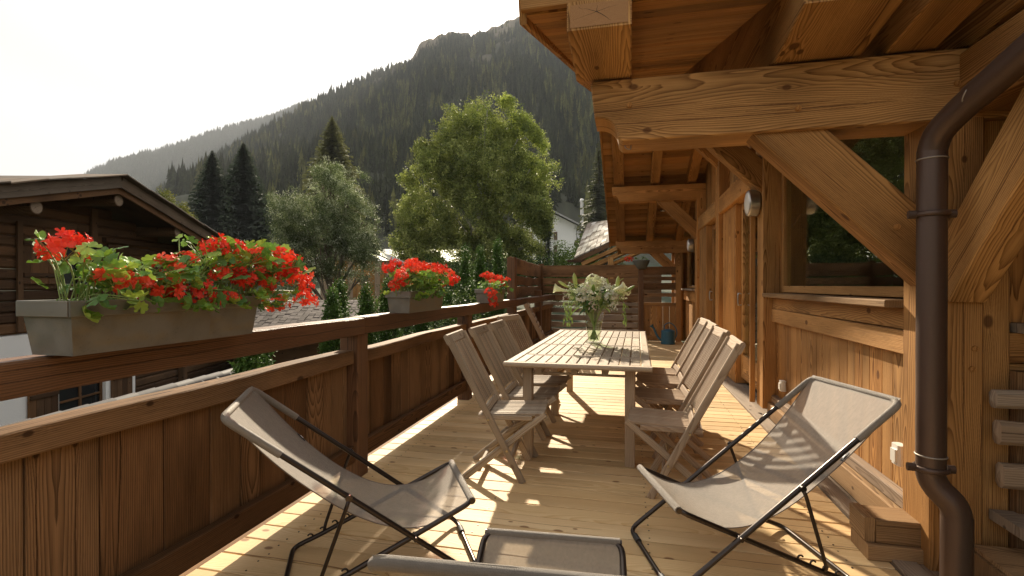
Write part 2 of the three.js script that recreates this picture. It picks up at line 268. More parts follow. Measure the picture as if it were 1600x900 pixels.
// ---------------------------------------------------------------- deck
const WX = 1.33;                                               // face of the chalet posts; the deck runs along -z, the eaves overhang it
{
  const deck = structure('deck'), geos = [0, 1, 2, 3, 4, 5].map(() => beamGeo(3.12, 0.1365, 0.028, { ch: 0.003, n: 4, wob: 0.0012 }));
  for (let i = 0, z = 1.2; z > -12.1; i++, z -= 0.1442) {
    const m = part('deck_plank', pick(geos), pick(M.deck), deck, [-0.37, -0.014, z], [Math.PI / 2 * (rnd() < 0.5 ? 1 : -1), 0, rnd() < 0.5 ? Math.PI : 0]);
    m.position.y += rr(-0.001, 0.001);
  }
  for (const x of [-1.7, -0.8, 0.1, 1.0]) timber('joist', deck, pick(M.board), [x - 0.05, -0.2, 1.2], [x + 0.05, -0.032, -12.1], 'z');
  timber('bearer', deck, pick(M.board), [-2.02, -0.3, 1.2], [-1.95, -0.035, -12.2], 'z');
  const screw = new THREE.CylinderGeometry(0.0046, 0.0046, 0.002, 8), list = [];
  for (let z = 1.2; z > -7; z -= 0.1442) for (const x of [-1.7, -0.8, 0.1, 1.0]) for (const d of [-0.04, 0.04]) list.push([x + rr(-0.006, 0.006), 0.0006, z + d, 0, 1, 0.045, 0.03, 0.02]);
  instances('screw', screw, plain(1, 1, 1, 0.5, 0.6), list, deck, 'stuff');
}
// ---------------------------------------------------------------- the chalet whose gable wall flanks the deck
const RIDGE = -8.0, soffit = (z) => (z > RIDGE ? 2.62 + 0.322 * (-2.44 - z) : 2.62 + 0.322 * 5.56 - 0.355 * (RIDGE - z));
const house = thing('timber_chalet', 'honey coloured timber frame chalet with braced roof overhang beside the deck', 'chalet', [WX, 0, -8]);
const H = (x, y, z) => [x - WX, y, z + 8];                     // world to chalet
const hT = (name, mat, lo, hi, axis, o, parent = house) => timber(name, parent, mat, H(...lo), H(...hi), axis, o);
const hon = () => pick(M.honey);
{
  // posts
  hT('post', M.honey[1], [1.325, -0.1, -2.86], [1.53, 2.06, -2.62], 'y', { ch: 0.01, n: 6, wob: 0.002 });
  hT('post', M.honey[0], [1.27, 0.1, -5.52], [1.455, 3.0, -5.29], 'y', { ch: 0.008, n: 6 });
  hT('post', M.honey[5], [1.30, 0, -8.24], [1.56, 4.05, -7.96], 'y', { ch: 0.008, n: 6 });
  hT('post', M.honey[2], [1.28, 0, -10.55], [1.52, 3.1, -10.27], 'y', { ch: 0.008, n: 6 });
  hT('end_panel', M.honey[2], [1.05, -0.1, -13.26], [1.6, 2.12, -13.21], 'y'); hT('post', M.honey[4], [1.10, -0.05, -13.2], [1.30, 2.14, -12.98], 'y', { ch: 0.008 });
  hT('post', M.honey[0], [1.215, 0.1, -5.6], [1.262, 3.2, -5.56], 'y', { ch: 0.003 });
  // long lintel beam over the doors, in two lengths butted at the ridge post
  hT('lintel', M.honey[2], [1.30, 2.37, -7.957], [1.50, 2.62, -5.523], 'z', { ch: 0.01, n: 6, wob: 0.003 });
  hT('lintel', M.honey[0], [1.30, 2.37, -10.267], [1.50, 2.62, -8.243], 'z', { ch: 0.01, n: 6, wob: 0.003 });
  hT('wall_plate', M.honey[4], [1.43, 2.065, -2.62], [1.66, 2.335, -1.2], 'z', { ch: 0.01 });
  // cantilevered purlins with a cove cut under the tip, each carried by a brace
  const purlin = (z0, top, h, tip, mat, th = 0.24) => {
    const s = new THREE.Shape(), nx = 0.125, e = 3.2;
    s.moveTo(e, top - h); s.lineTo(tip + nx + 0.012, top - h); s.lineTo(tip + nx, top - h + 0.012);
    for (let i = 0; i <= 8; i++) { const a = i / 8 * Math.PI / 2; s.lineTo(tip + 0.015 + (nx - 0.02) * Math.cos(a), top - h + 0.02 + (h * 0.42 - 0.02) * Math.sin(a)); }
    s.lineTo(tip, top - h * 0.58); s.lineTo(tip - 0.02, top - 0.008); s.lineTo(tip - 0.01, top); s.lineTo(e, top); s.closePath();
    const g = new THREE.ExtrudeGeometry(s, { depth: th - 0.016, bevelEnabled: true, bevelThickness: 0.008, bevelSize: 0.006, bevelSegments: 1 }), uv = g.attributes.uv, nn = g.attributes.normal, pp = g.attributes.position, o = rr(0, 5);
    for (let i = 0; i < uv.count; i++) Math.abs(nn.getZ(i)) > 0.5 ? uv.setXY(i, pp.getX(i) / WU + o, pp.getY(i) / WV + o) : uv.setXY(i, pp.getX(i) / WU + o, (pp.getZ(i) + pp.getY(i) * 0.5) / WV + o * 2);
    return part('purlin', g, mat, house, H(0, 0, z0 - th + 0.008));
  };
  purlin(-2.62, 2.35, 0.305, -0.17, M.honey[3]); purlin(-5.29, 3.24, 0.3, -0.3, M.honey[0]); purlin(-7.98, 4.09, 0.3, -0.3, M.honey[1]); purlin(-10.28, 3.28, 0.3, -0.315, M.honey[2]); purlin(-12.97, 2.42, 0.3, -0.31, M.honey[0]);
  const brace = (z, bot, mat, x0 = 0.69, x1 = 1.36) => strut('brace', house, mat, H(x0 - 0.05, bot + 0.10, z), H(x1 + 0.06, bot - (x1 - x0) * 1.0 + 0.045 - 0.06, z), 0.235, 0.15, V(0.7, 0.7, 0), { ch: 0.008, n: 6, wob: 0.002 });
  brace(-2.72, 2.05, M.honey[1]); brace(-5.41, 2.94, M.honey[4], 0.66, 1.3); brace(-8.1, 3.79, M.honey[2], 0.72, 1.32); brace(-10.4, 2.98, M.honey[1], 0.63, 1.3); brace(-13.09, 2.12, M.honey[0], 0.6, 1.14);
  strut('brace', house, M.honey[3], H(1.45, 1.3, -2.68), H(1.475, 2.2, -1.9), 0.225, 0.15, V(0, 0.6, -0.8), { ch: 0.008, n: 6 });

  const peg = new THREE.CylinderGeometry(0.013, 0.014, 0.012, 12);
  for (const [x, y, z] of [[0.78, 2.14, -2.617], [1.42, 2.2, -2.617], [1.49, 1.02, -2.617], [1.48, 0.93, -2.617], [1.2, 1.57, -2.642], [0.0, 2.22, -2.617]]) part('peg', peg, M.soffit[2], house, H(x, y, z), [Math.PI / 2, 0, 0]);
  // bay beside the drainpipe: plinth, boards, rails, window
  hT('sill_beam', M.aged[0], [1.31, 0.022, -5.287], [1.405, 0.165, -2.863], 'z', { ch: 0.006 });
  hT('plinth_strip', M.grey[2], [1.345, 0.167, -5.287], [1.41, 0.235, -2.863], 'z', { ch: 0.006 });
  const bays = (z0, z1, x, y0, y1, name = 'wall_board') => { const w = sub('wall_panel', house, H(x, y0, z0)); let z = 0; while (z0 - z - 0.05 > z1) { const b = Math.min(rr(0.095, 0.165), z0 - z - z1); timber(name, w, pick([M.honey[0], M.honey[1], M.honey[2], M.honey[3], M.soffit[0]]), [0, 0, -z - b + 0.003], [0.022, y1 - y0, -z], 'y', { ch: 0.003 }); z += b; } };
  bays(-2.863, -5.287, 1.395, 0.237, 0.95);
  hT('rail_board', M.honey[0], [1.345, 0.952, -5.287], [1.42, 1.075, -2.863], 'z', { ch: 0.004, n: 5, wane: 0.003 });
  hT('rail_board', M.honey[4], [1.352, 1.078, -5.287], [1.42, 1.188, -2.863], 'z', { ch: 0.004, n: 5, wane: 0.003 });
  hT('window_sill', M.aged[1], [1.255, 1.19, -5.27], [1.46, 1.228, -2.885], 'z', { ch: 0.005, n: 6, wob: 0.002 });
  const pane = new THREE.MeshPhysicalMaterial({ color: lin(0.86, 0.92, 0.88), transmission: 1, thickness: 0, roughness: 0.01, ior: 1.52 });
  const windowAt = (z0, z1, y0, y1, x, name = 'window', fr = 0.06) => {
    const w = sub(name, house, H(x, y0, z0)), L = z0 - z1, h = y1 - y0, mt = hon();
    timber('frame', w, mt, [0, 0, -fr], [0.07, h, 0], 'y'); timber('frame', w, mt, [0, 0, -L], [0.07, h, -L + fr], 'y');
    timber('frame', w, mt, [0.001, 0, -L + fr + 0.001], [0.069, fr, -fr - 0.001], 'z'); timber('frame', w, mt, [0.001, h - fr, -L + fr + 0.001], [0.069, h, -fr - 0.001], 'z');
    part('pane', bx(0.008, h - 2 * fr, L - 2 * fr), pane, w, [0.035, h / 2, -L / 2]); return w;
  };
  windowAt(-2.9, -5.287, 1.235, 2.75, 1.43);
  // glazed doors either side of the ridge post
  const door = (z0, z1, x) => { const d = windowAt(z0, z1, 0.1, 2.36, x, 'glass_door', 0.085); timber('bottom_rail', d, M.honey[0], [0.004, 0.088, z1 - z0 + 0.087], [0.064, 0.3, -0.087], 'z'); const k = part('handle', tube([[-0.005, 0.95, -0.12], [-0.045, 0.95, -0.12], [-0.045, 1.09, -0.12], [-0.005, 1.09, -0.12]], 0.009, 12, 6), plain(0.5, 0.5, 0.5, 0.3, 1), d, [0, 0, z1 - z0 + 0.16]); return d; };
  door(-5.56, -7.05, 1.43); hT('door_jamb', M.honey[2], [1.36, 0.02, -7.95], [1.56, 2.365, -7.06], 'y', { ch: 0.005 });
  door(-8.25, -9.4, 1.43); hT('door_jamb', M.honey[1], [1.33, 0.02, -10.265], [1.5, 2.365, -9.41], 'y', { ch: 0.005 });
  // far bay with its window
  bays(-10.555, -12.975, 1.36, 0.02, 0.95); hT('rail_board', M.honey[2], [1.31, 0.952, -12.975], [1.39, 1.188, -10.555], 'z');
  hT('window_sill', M.grey[0], [1.22, 1.19, -12.9], [1.41, 1.228, -10.56], 'z', { ch: 0.005 });
  windowAt(-10.56, -12.97, 1.235, 2.3, 1.4);
  // upper gable wall: boards up to the roof over lintel and windows
  const up = sub('gable_wall', house, H(1.45, 0, 0));
  for (let z = -2.9; z > -13; ) { const b = rr(0.14, 0.2), zm = z - b / 2, y0 = z > -5.29 ? 2.752 : z > -10.3 ? 2.623 : 2.303, y1 = soffit(zm) - 0.02; if (y1 - y0 > 0.1) timber('wall_board', up, pick(M.honey), [0, y0, z - b + 0.004 + 0], [0.03, y1, z], 'y', { ch: 0.003 }); z -= b; }
  up.position.z = 8;
  // the return wall to the right of the corner post
  hT('post', M.honey[0], [1.533, -0.1, -2.85], [1.66, 2.06, -2.68], 'y', { ch: 0.006 });
  const ret = sub('return_wall', house, H(1.66, 0, -2.74));
  for (let x = 0; x < 3; ) { const b = rr(0.14, 0.22); timber('wall_board', ret, pick(M.honey), [x, -0.1, -0.022], [x + b - 0.004, 0.83, 0], 'y'); x += b; }
  timber('rail_board', ret, M.honey[0], [0, 0.833, -0.02], [3, 0.95, 0.05], 'x', { n: 4, wane: 0.003 }); timber('rail_board', ret, M.honey[1], [0, 0.953, -0.02], [3, 1.085, 0.055], 'x', { n: 4, wane: 0.003 });
  timber('window_sill', ret, M.grey[3], [0.03, 1.088, -0.05], [3, 1.13, 0.12], 'x');
  timber('wall_board', ret, M.honey[3], [0, 2.0, -0.03], [3, 2.3, 0.02], 'x');
  const rw = sub('window', house, H(1.68, 1.132, -2.77)); timber('frame', rw, M.honey[2], [0, 0, 0], [0.06, 0.86, 0.05], 'y'); timber('frame', rw, M.honey[2], [0.061, 0, 0.001], [2.98, 0.06, 0.049], 'x'); timber('frame', rw, M.honey[2], [0.061, 0.8, 0.001], [2.98, 0.86, 0.049], 'x'); part('pane', bx(2.9, 0.74, 0.008), pane, rw, [1.5, 0.43, 0.025]);
  // the dim room behind the glass
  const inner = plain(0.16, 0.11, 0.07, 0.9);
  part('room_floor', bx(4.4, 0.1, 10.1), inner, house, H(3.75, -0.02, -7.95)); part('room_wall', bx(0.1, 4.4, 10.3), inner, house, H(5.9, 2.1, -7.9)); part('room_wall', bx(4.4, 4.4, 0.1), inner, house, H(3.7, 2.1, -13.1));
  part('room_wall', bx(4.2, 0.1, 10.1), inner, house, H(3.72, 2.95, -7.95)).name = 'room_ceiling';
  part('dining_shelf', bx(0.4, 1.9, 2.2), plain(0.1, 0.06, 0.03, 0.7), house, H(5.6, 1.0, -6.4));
  // roof: rafters down both slopes, boards across them, eaves board, barge boards, slab above
  const roof = sub('roof', house, [0, 0, 0]);
  const slope = (z0, z1) => Math.atan2(soffit(z1) - soffit(z0), z0 - z1);
  const planks = (zs, ze) => { const a = slope(zs, ze), L = Math.hypot(zs - ze, soffit(ze) - soffit(zs)), n = Math.round(L / 0.205); const geos = [0, 1, 2].map(() => beamGeo(3.9, L / n - 0.003, 0.03, { ch: 0.004 }));
    for (let i = 0; i < n; i++) { const t = (i + 0.5) / n, z = zs + (ze - zs) * t; part('soffit_plank', pick(geos), pick(M.soffit), roof, H(1.45, soffit(z) + 0.016, z), [Math.PI / 2 + a, 0, 0]); } };
  planks(-2.36, -7.98); planks(-8.02, -13.75);
  const rafter = (x, w, zs, ze, h, mat, cut) => {              // profile in the z-y plane, swept across x
    const s = new THREE.Shape(), lo = (z) => soffit(z) - h, hi = (z) => soffit(z) - 0.001;
    s.moveTo(-ze, lo(ze)); if (cut) { s.lineTo(-zs + 0.42, lo(zs - 0.42)); s.lineTo(-zs, 2.43); } else s.lineTo(-zs, lo(zs)); s.lineTo(-zs, hi(zs)); s.lineTo(-ze, hi(ze)); s.closePath();
    const g = new THREE.ExtrudeGeometry(s, { depth: w - 0.012, bevelEnabled: true, bevelThickness: 0.006, bevelSize: 0.005, bevelSegments: 1 }), uv = g.attributes.uv, p = g.attributes.position, nn = g.attributes.normal, o = rr(0, 9);
    for (let i = 0; i < uv.count; i++) Math.abs(nn.getZ(i)) > 0.5 ? uv.setXY(i, p.getX(i) / WU + o, p.getY(i) / WV + o) : uv.setXY(i, p.getX(i) / WU + o, (p.getZ(i) + p.getY(i) * 0.15) / WV + o * 2);
    g.rotateY(Math.PI / 2); const m = part('rafter', g, mat, roof, H(x - w / 2 + 0.006, 0, 0)); return m;
  };
  for (const [x, w, mt] of [[-0.13, 0.28, M.honey[3]], [0.865, 0.37, M.honey[1]], [1.25, 0.2, M.soffit[1]], [1.63, 0.3, M.honey[0]], [2.6, 0.28, M.honey[4]]]) {
    rafter(x, w, -2.22, -7.95, 0.31, mt, true);
    const e = part('end_grain', new THREE.PlaneGeometry(w - 0.03, 0.1), M.end, roof, H(x, 2.486, -2.212)); e.rotation.x = 0;
  }
  for (const [x, w, mt] of [[-0.2, 0.2, M.honey[1]], [0.5, 0.17, M.honey[0]], [1.2, 0.17, M.honey[2]], [2.2, 0.2, M.honey[3]]]) rafter(x, w, -8.03, -13.7, 0.235, mt, false);
  timber('eaves_board', roof, M.soffit[1], H(-0.5, 2.6, -2.345), H(3.4, 2.83, -2.31), 'x', { n: 4 });
  const barge = (z0, z1) => { strut('barge_board', roof, M.honey[3], H(-0.5, soffit(z0) + 0.1, z0), H(-0.5, soffit(z1) + 0.1, z1), 0.26, 0.035, V(0, 1, 0), { n: 8 }); strut('roof_slab', roof, plain(0.12, 0.11, 0.1, 0.9), H(1.62, soffit(z0) + 0.11, z0), H(1.62, soffit(z1) + 0.11, z1), 0.14, 4.2, V(0, 1, 0)); strut('roof_slab', roof, plain(0.12, 0.11, 0.1, 0.9), H(5.2, soffit(z0) + 0.11, z0), H(5.2, soffit(z1) + 0.11, z1), 0.14, 2.9, V(0, 1, 0)); };
  barge(-2.33, -8.0); barge(-8.0, -13.8);
  // small halogen spots let into the far soffit
  for (const [x, z] of [[0.85, -9.2], [0.75, -11.9]]) part('spotlight', new THREE.CylinderGeometry(0.06, 0.06, 0.02, 16), plain(0.75, 0.75, 0.75, 0.3, 0.6), roof, H(x, soffit(z) - 0.012, z), [-slope(-8.02, -13.7), 0, 0]);
  // hook under the tip of the near purlin
  part('hook', tube([[0, 0, 0], [0, -0.02, 0], [0.025, -0.03, 0], [0.03, -0.008, 0]], 0.003, 10, 5), plain(0.4, 0.35, 0.3, 0.4, 1), house, H(-0.02, 2.045, -2.7));
}
// the wing that stands forward on the right: wall and low eaves that shade the corner
{
  const wg = thing('chalet_wing', 'timber wing of the chalet standing forward beyond the right edge', 'chalet', [2.75, 0, 0]);
  for (let z = -2.6; z < 4.5; ) { const b = rr(0.16, 0.24); timber('wall_board', wg, pick(M.honey), [0, -0.1, z], [0.03, 2.5, z + b - 0.004], 'y'); z += b; }
  strut('roof', wg, plain(0.12, 0.11, 0.1, 0.9), [-1.0, 2.43, 1.1], [3.0, 3.6, 1.1], 0.12, 6.6, V(0, 1, 0));
  for (let z = -1.6; z < 4.4; z += 0.8) strut('rafter', wg, pick(M.honey), [-0.95, 2.3, z], [0.6, 2.76, z], 0.14, 0.12, V(0, 1, 0));
  part('gutter', new THREE.CylinderGeometry(0.07, 0.07, 6.6, 16), plain(0.05, 0.032, 0.024, 0.4, 0.75), wg, [-1.08, 2.42, 1.1], [Math.PI / 2, 0, 0]);
}
// grey threshold planks between the deck and the wall
{
  const t = structure('threshold'); let z = -2.2;
  for (const L of [2.6, 2.4, 2.6, 2.2]) { timber('threshold_plank', t, pick(M.grey), [1.195, -0.02, z - L + 0.006], [1.3, 0.018, z], 'z', { n: 4, wob: 0.002 }); timber('threshold_plank', t, pick(M.grey), [1.305, -0.02, z - L + 0.006], [1.5, 0.012, z], 'z', { n: 4, wob: 0.002 }); z -= L; }
}
// things fixed to the wall
const M_lampglass = plain(0.82, 0.8, 0.76, 0.25), M_alu = plain(0.45, 0.43, 0.4, 0.35, 0.9);
{
  const lamp = thing('wall_lamp', 'round drum wall lamp on the post between near window and glass door', 'lamp', [1.26, 2.13, -5.46], 0, 'drum lamps on the chalet posts');
  const pr = [[0, 0], [0.128, 0], [0.132, 0.01], [0.132, 0.085], [0.124, 0.1], [0.112, 0.1]].map((p) => new THREE.Vector2(...p));
  part('housing', new THREE.LatheGeometry(pr, 32), M_alu, lamp, [0, 0, 0], [0, 0, Math.PI / 2]);
  part('diffuser', new THREE.LatheGeometry([[0.0, 0.118], [0.06, 0.115], [0.1, 0.106], [0.113, 0.096]].map((p) => new THREE.Vector2(...p)).reverse(), 32), M_lampglass, lamp, [0, 0, 0], [0, 0, Math.PI / 2]);
  dup(lamp, [1.27, 2.12, -10.75], 0, 'small looking far wall lamp beside the far window, under the shorter brace');
}
{
  const box = (name, label, pos, s) => { const t = thing(name, label, 'socket', pos); part('cover', beamGeo(0.1 * s, 0.075 * s, 0.045, { ch: 0.01 }), plain(0.72, 0.7, 0.65, 0.4), t, [-0.022, 0, 0], [0, 0, Math.PI / 2]).rotation.set(0, Math.PI / 2, Math.PI / 2); part('flap', beamGeo(0.062 * s, 0.052 * s, 0.012, { ch: 0.004 }), plain(0.66, 0.64, 0.58, 0.35), t, [-0.048, -0.004, 0]).rotation.set(0, Math.PI / 2, Math.PI / 2); };
  box('outdoor_socket', 'white outdoor socket low on boards behind the right deckchair', [1.395, 0.42, -2.99], 1.05);
  box('outdoor_switch', 'small white switch at the foot of the lamp post', [1.395, 0.38, -5.02], 0.95);
}
{ // brown zinc drainpipe
  const d = thing('drainpipe', 'dark brown metal drainpipe in front of the corner post', 'drainpipe', [1.24, 0, -2.45]);
  const mt = plain(0.085, 0.052, 0.038, 0.42, 0.45, { bumpMap: BUMPS[1], bumpScale: 0.0004 }), r = 0.052;
  part('pipe', new THREE.CylinderGeometry(r, r, 1.34, 28, 1, true), mt, d, [0, 1.2, 0]);
  part('elbow', tube([[0, 1.78, 0], [0, 1.86, 0], [0.008, 1.93, 0.03], [0.03, 1.985, 0.1], [0.055, 2.035, 0.2]], r * 0.99, 24, 28), mt, d);
  part('pipe', tube([[0.05, 2.025, 0.18], [0.12, 2.16, 0.5], [0.2, 2.32, 0.88]], r * 1.04, 8, 28), mt, d);
  part('elbow', tube([[0, 0.56, 0], [0, 0.5, 0], [0.02, 0.45, 0.01], [0.06, 0.4, 0.03], [0.075, 0.35, 0.035], [0.075, 0.3, 0.035]], r * 0.985, 24, 28), mt, d);
  part('pipe', new THREE.CylinderGeometry(r * 1.03, r * 1.03, 0.5, 28, 1, true), mt, d, [0.075, 0.1, 0.035]);
  const ring = (y, x = 0, z = 0, rz = 0, rx = 0) => part('joint', new THREE.TorusGeometry(r + 0.001, 0.0035, 8, 32), plain(0.3, 0.26, 0.22, 0.5, 0.5), d, [x, y, z], [Math.PI / 2 + rx, rz, 0]);
  ring(0.585); ring(1.83); ring(2.03, 0.052, 0.19, 0.25, -0.95);
  for (const y of [0.53, 1.6]) { const c = part('clamp', new THREE.TorusGeometry(r + 0.005, 0.007, 8, 32), mt, d, [0, y, 0], [Math.PI / 2, 0, 0]); c.scale.z = 1.6; for (const s of [-1, 1]) { part('bolt', new THREE.CylinderGeometry(0.011, 0.011, 0.03, 10), mt, c, [s * (r + 0.02), 0, 0], [0, 0, Math.PI / 2]); } }
}
{ // loose timbers at the foot of the corner
  const b = thing('timber_block', 'pair of stacked weathered timber blocks left of the drainpipe foot', 'timber block', [1.23, 0, -2.7]);
  const end = (x, y, z, w, h) => 0;
  timber('block', b, M.aged[0], [-0.13, 0.002, -0.16], [0.2, 0.075, 0.03], 'x', { ch: 0.006, n: 3, wob: 0.002 }); timber('block', b, M.aged[2], [-0.135, 0.078, -0.165], [-0.09, 0.195, 0.0], 'z', { ch: 0.006 }); timber('block', b, M.aged[1], [-0.088, 0.078, -0.165], [0.2, 0.19, 0.01], 'x', { ch: 0.006, n: 3, wob: 0.002 });
  const c = thing('timber_step', 'single weathered timber lying right of the drainpipe foot', 'timber', [1.66, 0, -2.42]);
  timber('block', c, M.aged[1], [-0.2, 0.0, -0.2], [0.16, 0.14, 0.12], 'x', { ch: 0.008, n: 3, wob: 0.003 }); timber('block', c, M.aged[2], [-0.19, 0.143, -0.19], [0.3, 0.16, 0.11], 'x', { ch: 0.005, n: 3, wob: 0.002 });
}
{ // slatted rack at the right edge
  const f = thing('slatted_rack', 'rack of rough grey slats with rounded ends at right edge', 'rack', [1.56, 0, -2.6]);
  const sl = (x, y, h, z, m) => timber('slat', f, m, [x, y - h / 2, z - 0.03], [1.4, y + h / 2, z + 0.025], 'x', { n: 8, wob: 0.008, wane: 0.012, ch: 0.016, dome: 0.012 });
  sl(-0.01, 0.81, 0.085, 0, M.grey[0]); sl(-0.005, 0.665, 0.105, 0.01, M.grey[2]); sl(0.02, 0.47, 0.095, 0, M.grey[5]); 
  timber('shelf', f, M.grey[0], [0.01, 0.265, -0.06], [1.4, 0.3, 0.16], 'x', { n: 6, wane: 0.01 });
  timber('upright', f, M.board[0], [0.1, 0.002, -0.085], [0.17, 0.92, -0.032], 'y');
}

// ---------------------------------------------------------------- balcony railing along the left of the deck
{
  const rg = thing('balcony_railing', 'dark brown timber railing with vertical boards along the left of the deck', 'railing', [-1.8, 0, -5]);
  const T = (name, mat, lo, hi, axis, o) => timber(name, rg, mat, [lo[0] + 1.8, lo[1], lo[2] + 5], [hi[0] + 1.8, hi[1], hi[2] + 5], axis, o);
  const posts = [-0.72, -3.09, -5.46, -7.83, -10.2], Z1 = 1.1, Z0 = -12.05;
  for (const z of posts) { T('post', M.rail[0], [-1.905, -0.02, z - 0.065], [-1.768, z < -7 ? (z < -9 ? 1.2 : 1.75) : 0.965, z + 0.075], 'y', { ch: 0.008, n: 4 }); }
  let z = Z1; for (const L of [4.19 - 0.004, 4.74, 3.1, 1.1]) { T('top_rail', pick([M.rail[0], M.rail[1]]), [-1.865, 0.968, z - L + 0.004], [-1.75, 1.083, z], 'z', { n: 14, wane: 0.004, wob: 0.003, ch: 0.007 }); z -= L; }
  const bays = [[Z1, -0.645], [-0.785, -3.015], [-3.155, -5.385], [-5.525, -7.755], [-7.895, -10.125], [-10.265, Z0]];
  const geos = new Map();
  for (const [a, b] of bays) {
    T('mid_rail', pick([M.board[0], M.board[6], M.board[2], M.board[8]]), [-1.90, 0.77, b + 0.002], [-1.795, 0.862, a - 0.002], 'z', { n: 16, wane: 0.006, wob: 0.004, ch: 0.005 });
    T('bottom_rail', pick([M.board[1], M.board[9]]), [-1.845, 0.108, b + 0.002], [-1.792, 0.222, a - 0.002], 'z', { n: 8, wane: 0.003, ch: 0.005 });
    for (let y = a + 0.07; y > b - 0.03; ) { let w = rr(0.13, 0.27); if (y - b + 0.07 - w < 0.1) w = y - b + 0.07; T('board', pick(M.board), [-1.878 - rr(0, 0.004), 0.115, y - w + 0.005], [-1.849 + rr(-0.003, 0.002), 0.81, y], 'y', { ch: 0.004 }); y -= w; }
  }
}
// ---------------------------------------------------------------- slatted screen and gate closing the far end
{
  const ZF = -12.15, fe = thing('privacy_screen', 'weathered brown slatted timber screen at the far end of the deck', 'screen', [-0.9, 0, ZF]);
  const T = (name, mat, lo, hi, axis, o) => timber(name, fe, mat, [lo[0] + 0.9, lo[1], lo[2] - ZF], [hi[0] + 0.9, hi[1], hi[2] - ZF], axis, o);
  for (const x of [-2.12, -0.95, 0.0]) T('post', M.board[1], [x - 0.06, -0.05, ZF - 0.07], [x + 0.06, x < -2 ? 1.83 : 1.1, ZF + 0.05], 'y');
  const rows = [[1.5, 1.79], [1.32, 1.475], [1.1, 1.3], [0.93, 1.08], [0.81, 0.9], [0.65, 0.76], [0.47, 0.6], [0.3, 0.42], [0.1, 0.26]];
  rows.forEach(([a, b], i) => T('slat', i > 3 ? pick(M.grey) : M.board[(i * 2) % 12], [-2.05, a, ZF + 0.052], [0.2, b, ZF + 0.085], 'x', { n: 10, wane: 0.012, wob: 0.004 }));
  [[1.5, 1.78], [1.3, 1.47], [1.08, 1.28]].forEach(([a, b], i) => strut('side_slat', fe, M.board[(i * 3) % 12], [-1.22, (a + b) / 2, 0.08], [-0.99, (a + b) / 2, 4.25], b - a, 0.03, V(0, 1, 0), { n: 10, wane: 0.012 }));
  const g = thing('garden_gate', 'brown boarded gate with open slats above, beside watering can', 'gate', [0.65, 0, ZF]);
  const G = (name, mat, lo, hi, axis, o) => timber(name, g, mat, [lo[0] - 0.65, lo[1], lo[2] - ZF], [hi[0] - 0.65, hi[1], hi[2] - ZF], axis, o);
  G('post', M.rail[0], [0.22, 0, ZF - 0.04], [0.33, 1.68, ZF + 0.07], 'y'); G('top_rail', M.honey[4], [0.335, 0.82, ZF], [1.05, 0.9, ZF + 0.05], 'x');
  for (let x = 0.335, i = 0; x < 1.0; x += 0.145, i++) G('board', M.honey[(i * 2 + 1) % 6], [x, 0.12, ZF], [x + 0.14, 0.818, ZF + 0.025], 'y');
  G('post', M.honey[1], [1.052, 0, ZF - 0.04], [1.17, 1.75, ZF + 0.06], 'y'); G('bottom_rail', M.honey[3], [0.335, 0.03, ZF], [1.05, 0.118, ZF + 0.045], 'x');
  for (const [a, b] of [[1.04, 1.12], [1.2, 1.36], [1.42, 1.5], [1.55, 1.74]]) G('slat', pick(M.board), [0.335, a, ZF], [1.06, b, ZF + 0.03], 'x', { n: 4, wane: 0.006 });
}

// ---------------------------------------------------------------- extending teak table
{
  const t = thing('garden_table', 'long weathered grey teak slatted dining table in the middle of the deck', 'table', [-0.35, 0, -4.92], -0.0145);
  const x0 = -0.525, x1 = 0.525, L = 1.4, tk = () => pick(M.teak), top = 0.74;
  timber('top_frame', t, tk(), [x0, top - 0.034, L - 0.075], [x1, top, L], 'x', { ch: 0.012, n: 6, wob: 0.001 }); timber('top_frame', t, tk(), [x0, top - 0.034, -L], [x1, top, -L + 0.075], 'x', { ch: 0.012, n: 6 });
  for (const s of [-1, 1]) timber('top_frame', t, tk(), [s > 0 ? x1 - 0.07 : x0, top - 0.034, -L + 0.077], [s > 0 ? x1 : x0 + 0.07, top, L - 0.077], 'z', { ch: 0.01, n: 6 });
  const cuts = [L - 0.077, 0.93, 0.18, -0.6, -L + 0.077], nS = 12, w = (x1 - x0 - 0.146) / nS;
  for (let r = 0; r < 4; r++) {
    const za = cuts[r] - (r ? 0.036 : 0.006), zb = cuts[r + 1] + (r < 3 ? 0.036 : 0.006), geos = [0, 1, 2].map(() => beamGeo(za - zb - 0.003, 0.022, w - 0.007, { ch: 0.004 }));
    for (let i = 0; i < nS; i++) part('top_slat', pick(geos), tk(), t, [x0 + 0.073 + w * (i + 0.5), top - 0.0125 + rr(-0.0012, 0.0012), (za + zb) / 2], AX.z);
    if (r < 3) { timber('cross_rail', t, tk(), [x0 + 0.073, top - 0.03, cuts[r + 1] + 0.004], [x1 - 0.073, top - 0.002, cuts[r + 1] + 0.028], 'x', { ch: 0.004 }); timber('cross_rail', t, tk(), [x0 + 0.073, top - 0.03, cuts[r + 1] - 0.028], [x1 - 0.073, top - 0.002, cuts[r + 1] - 0.004], 'x', { ch: 0.004 }); }
  }
  for (const z of [1.22, -0.05, -1.2]) for (const s of [-1, 1]) timber('leg', t, s > 0 ? M.teakred[0] : M.teak[2], [s * 0.375 - 0.036, 0.001, z - 0.036], [s * 0.375 + 0.036, top - 0.036, z + 0.036], 'y', { ch: 0.006 });
  for (const x of [-0.28, -0.02, 0.2]) timber('runner', t, tk(), [x - 0.022, top - 0.085, -1.25], [x + 0.022, top - 0.036, 1.3], 'z');
  for (const z of [1.22, -1.2]) timber('apron', t, tk(), [-0.338, top - 0.105, z - 0.012], [0.338, top - 0.088, z + 0.012], 'x');
}
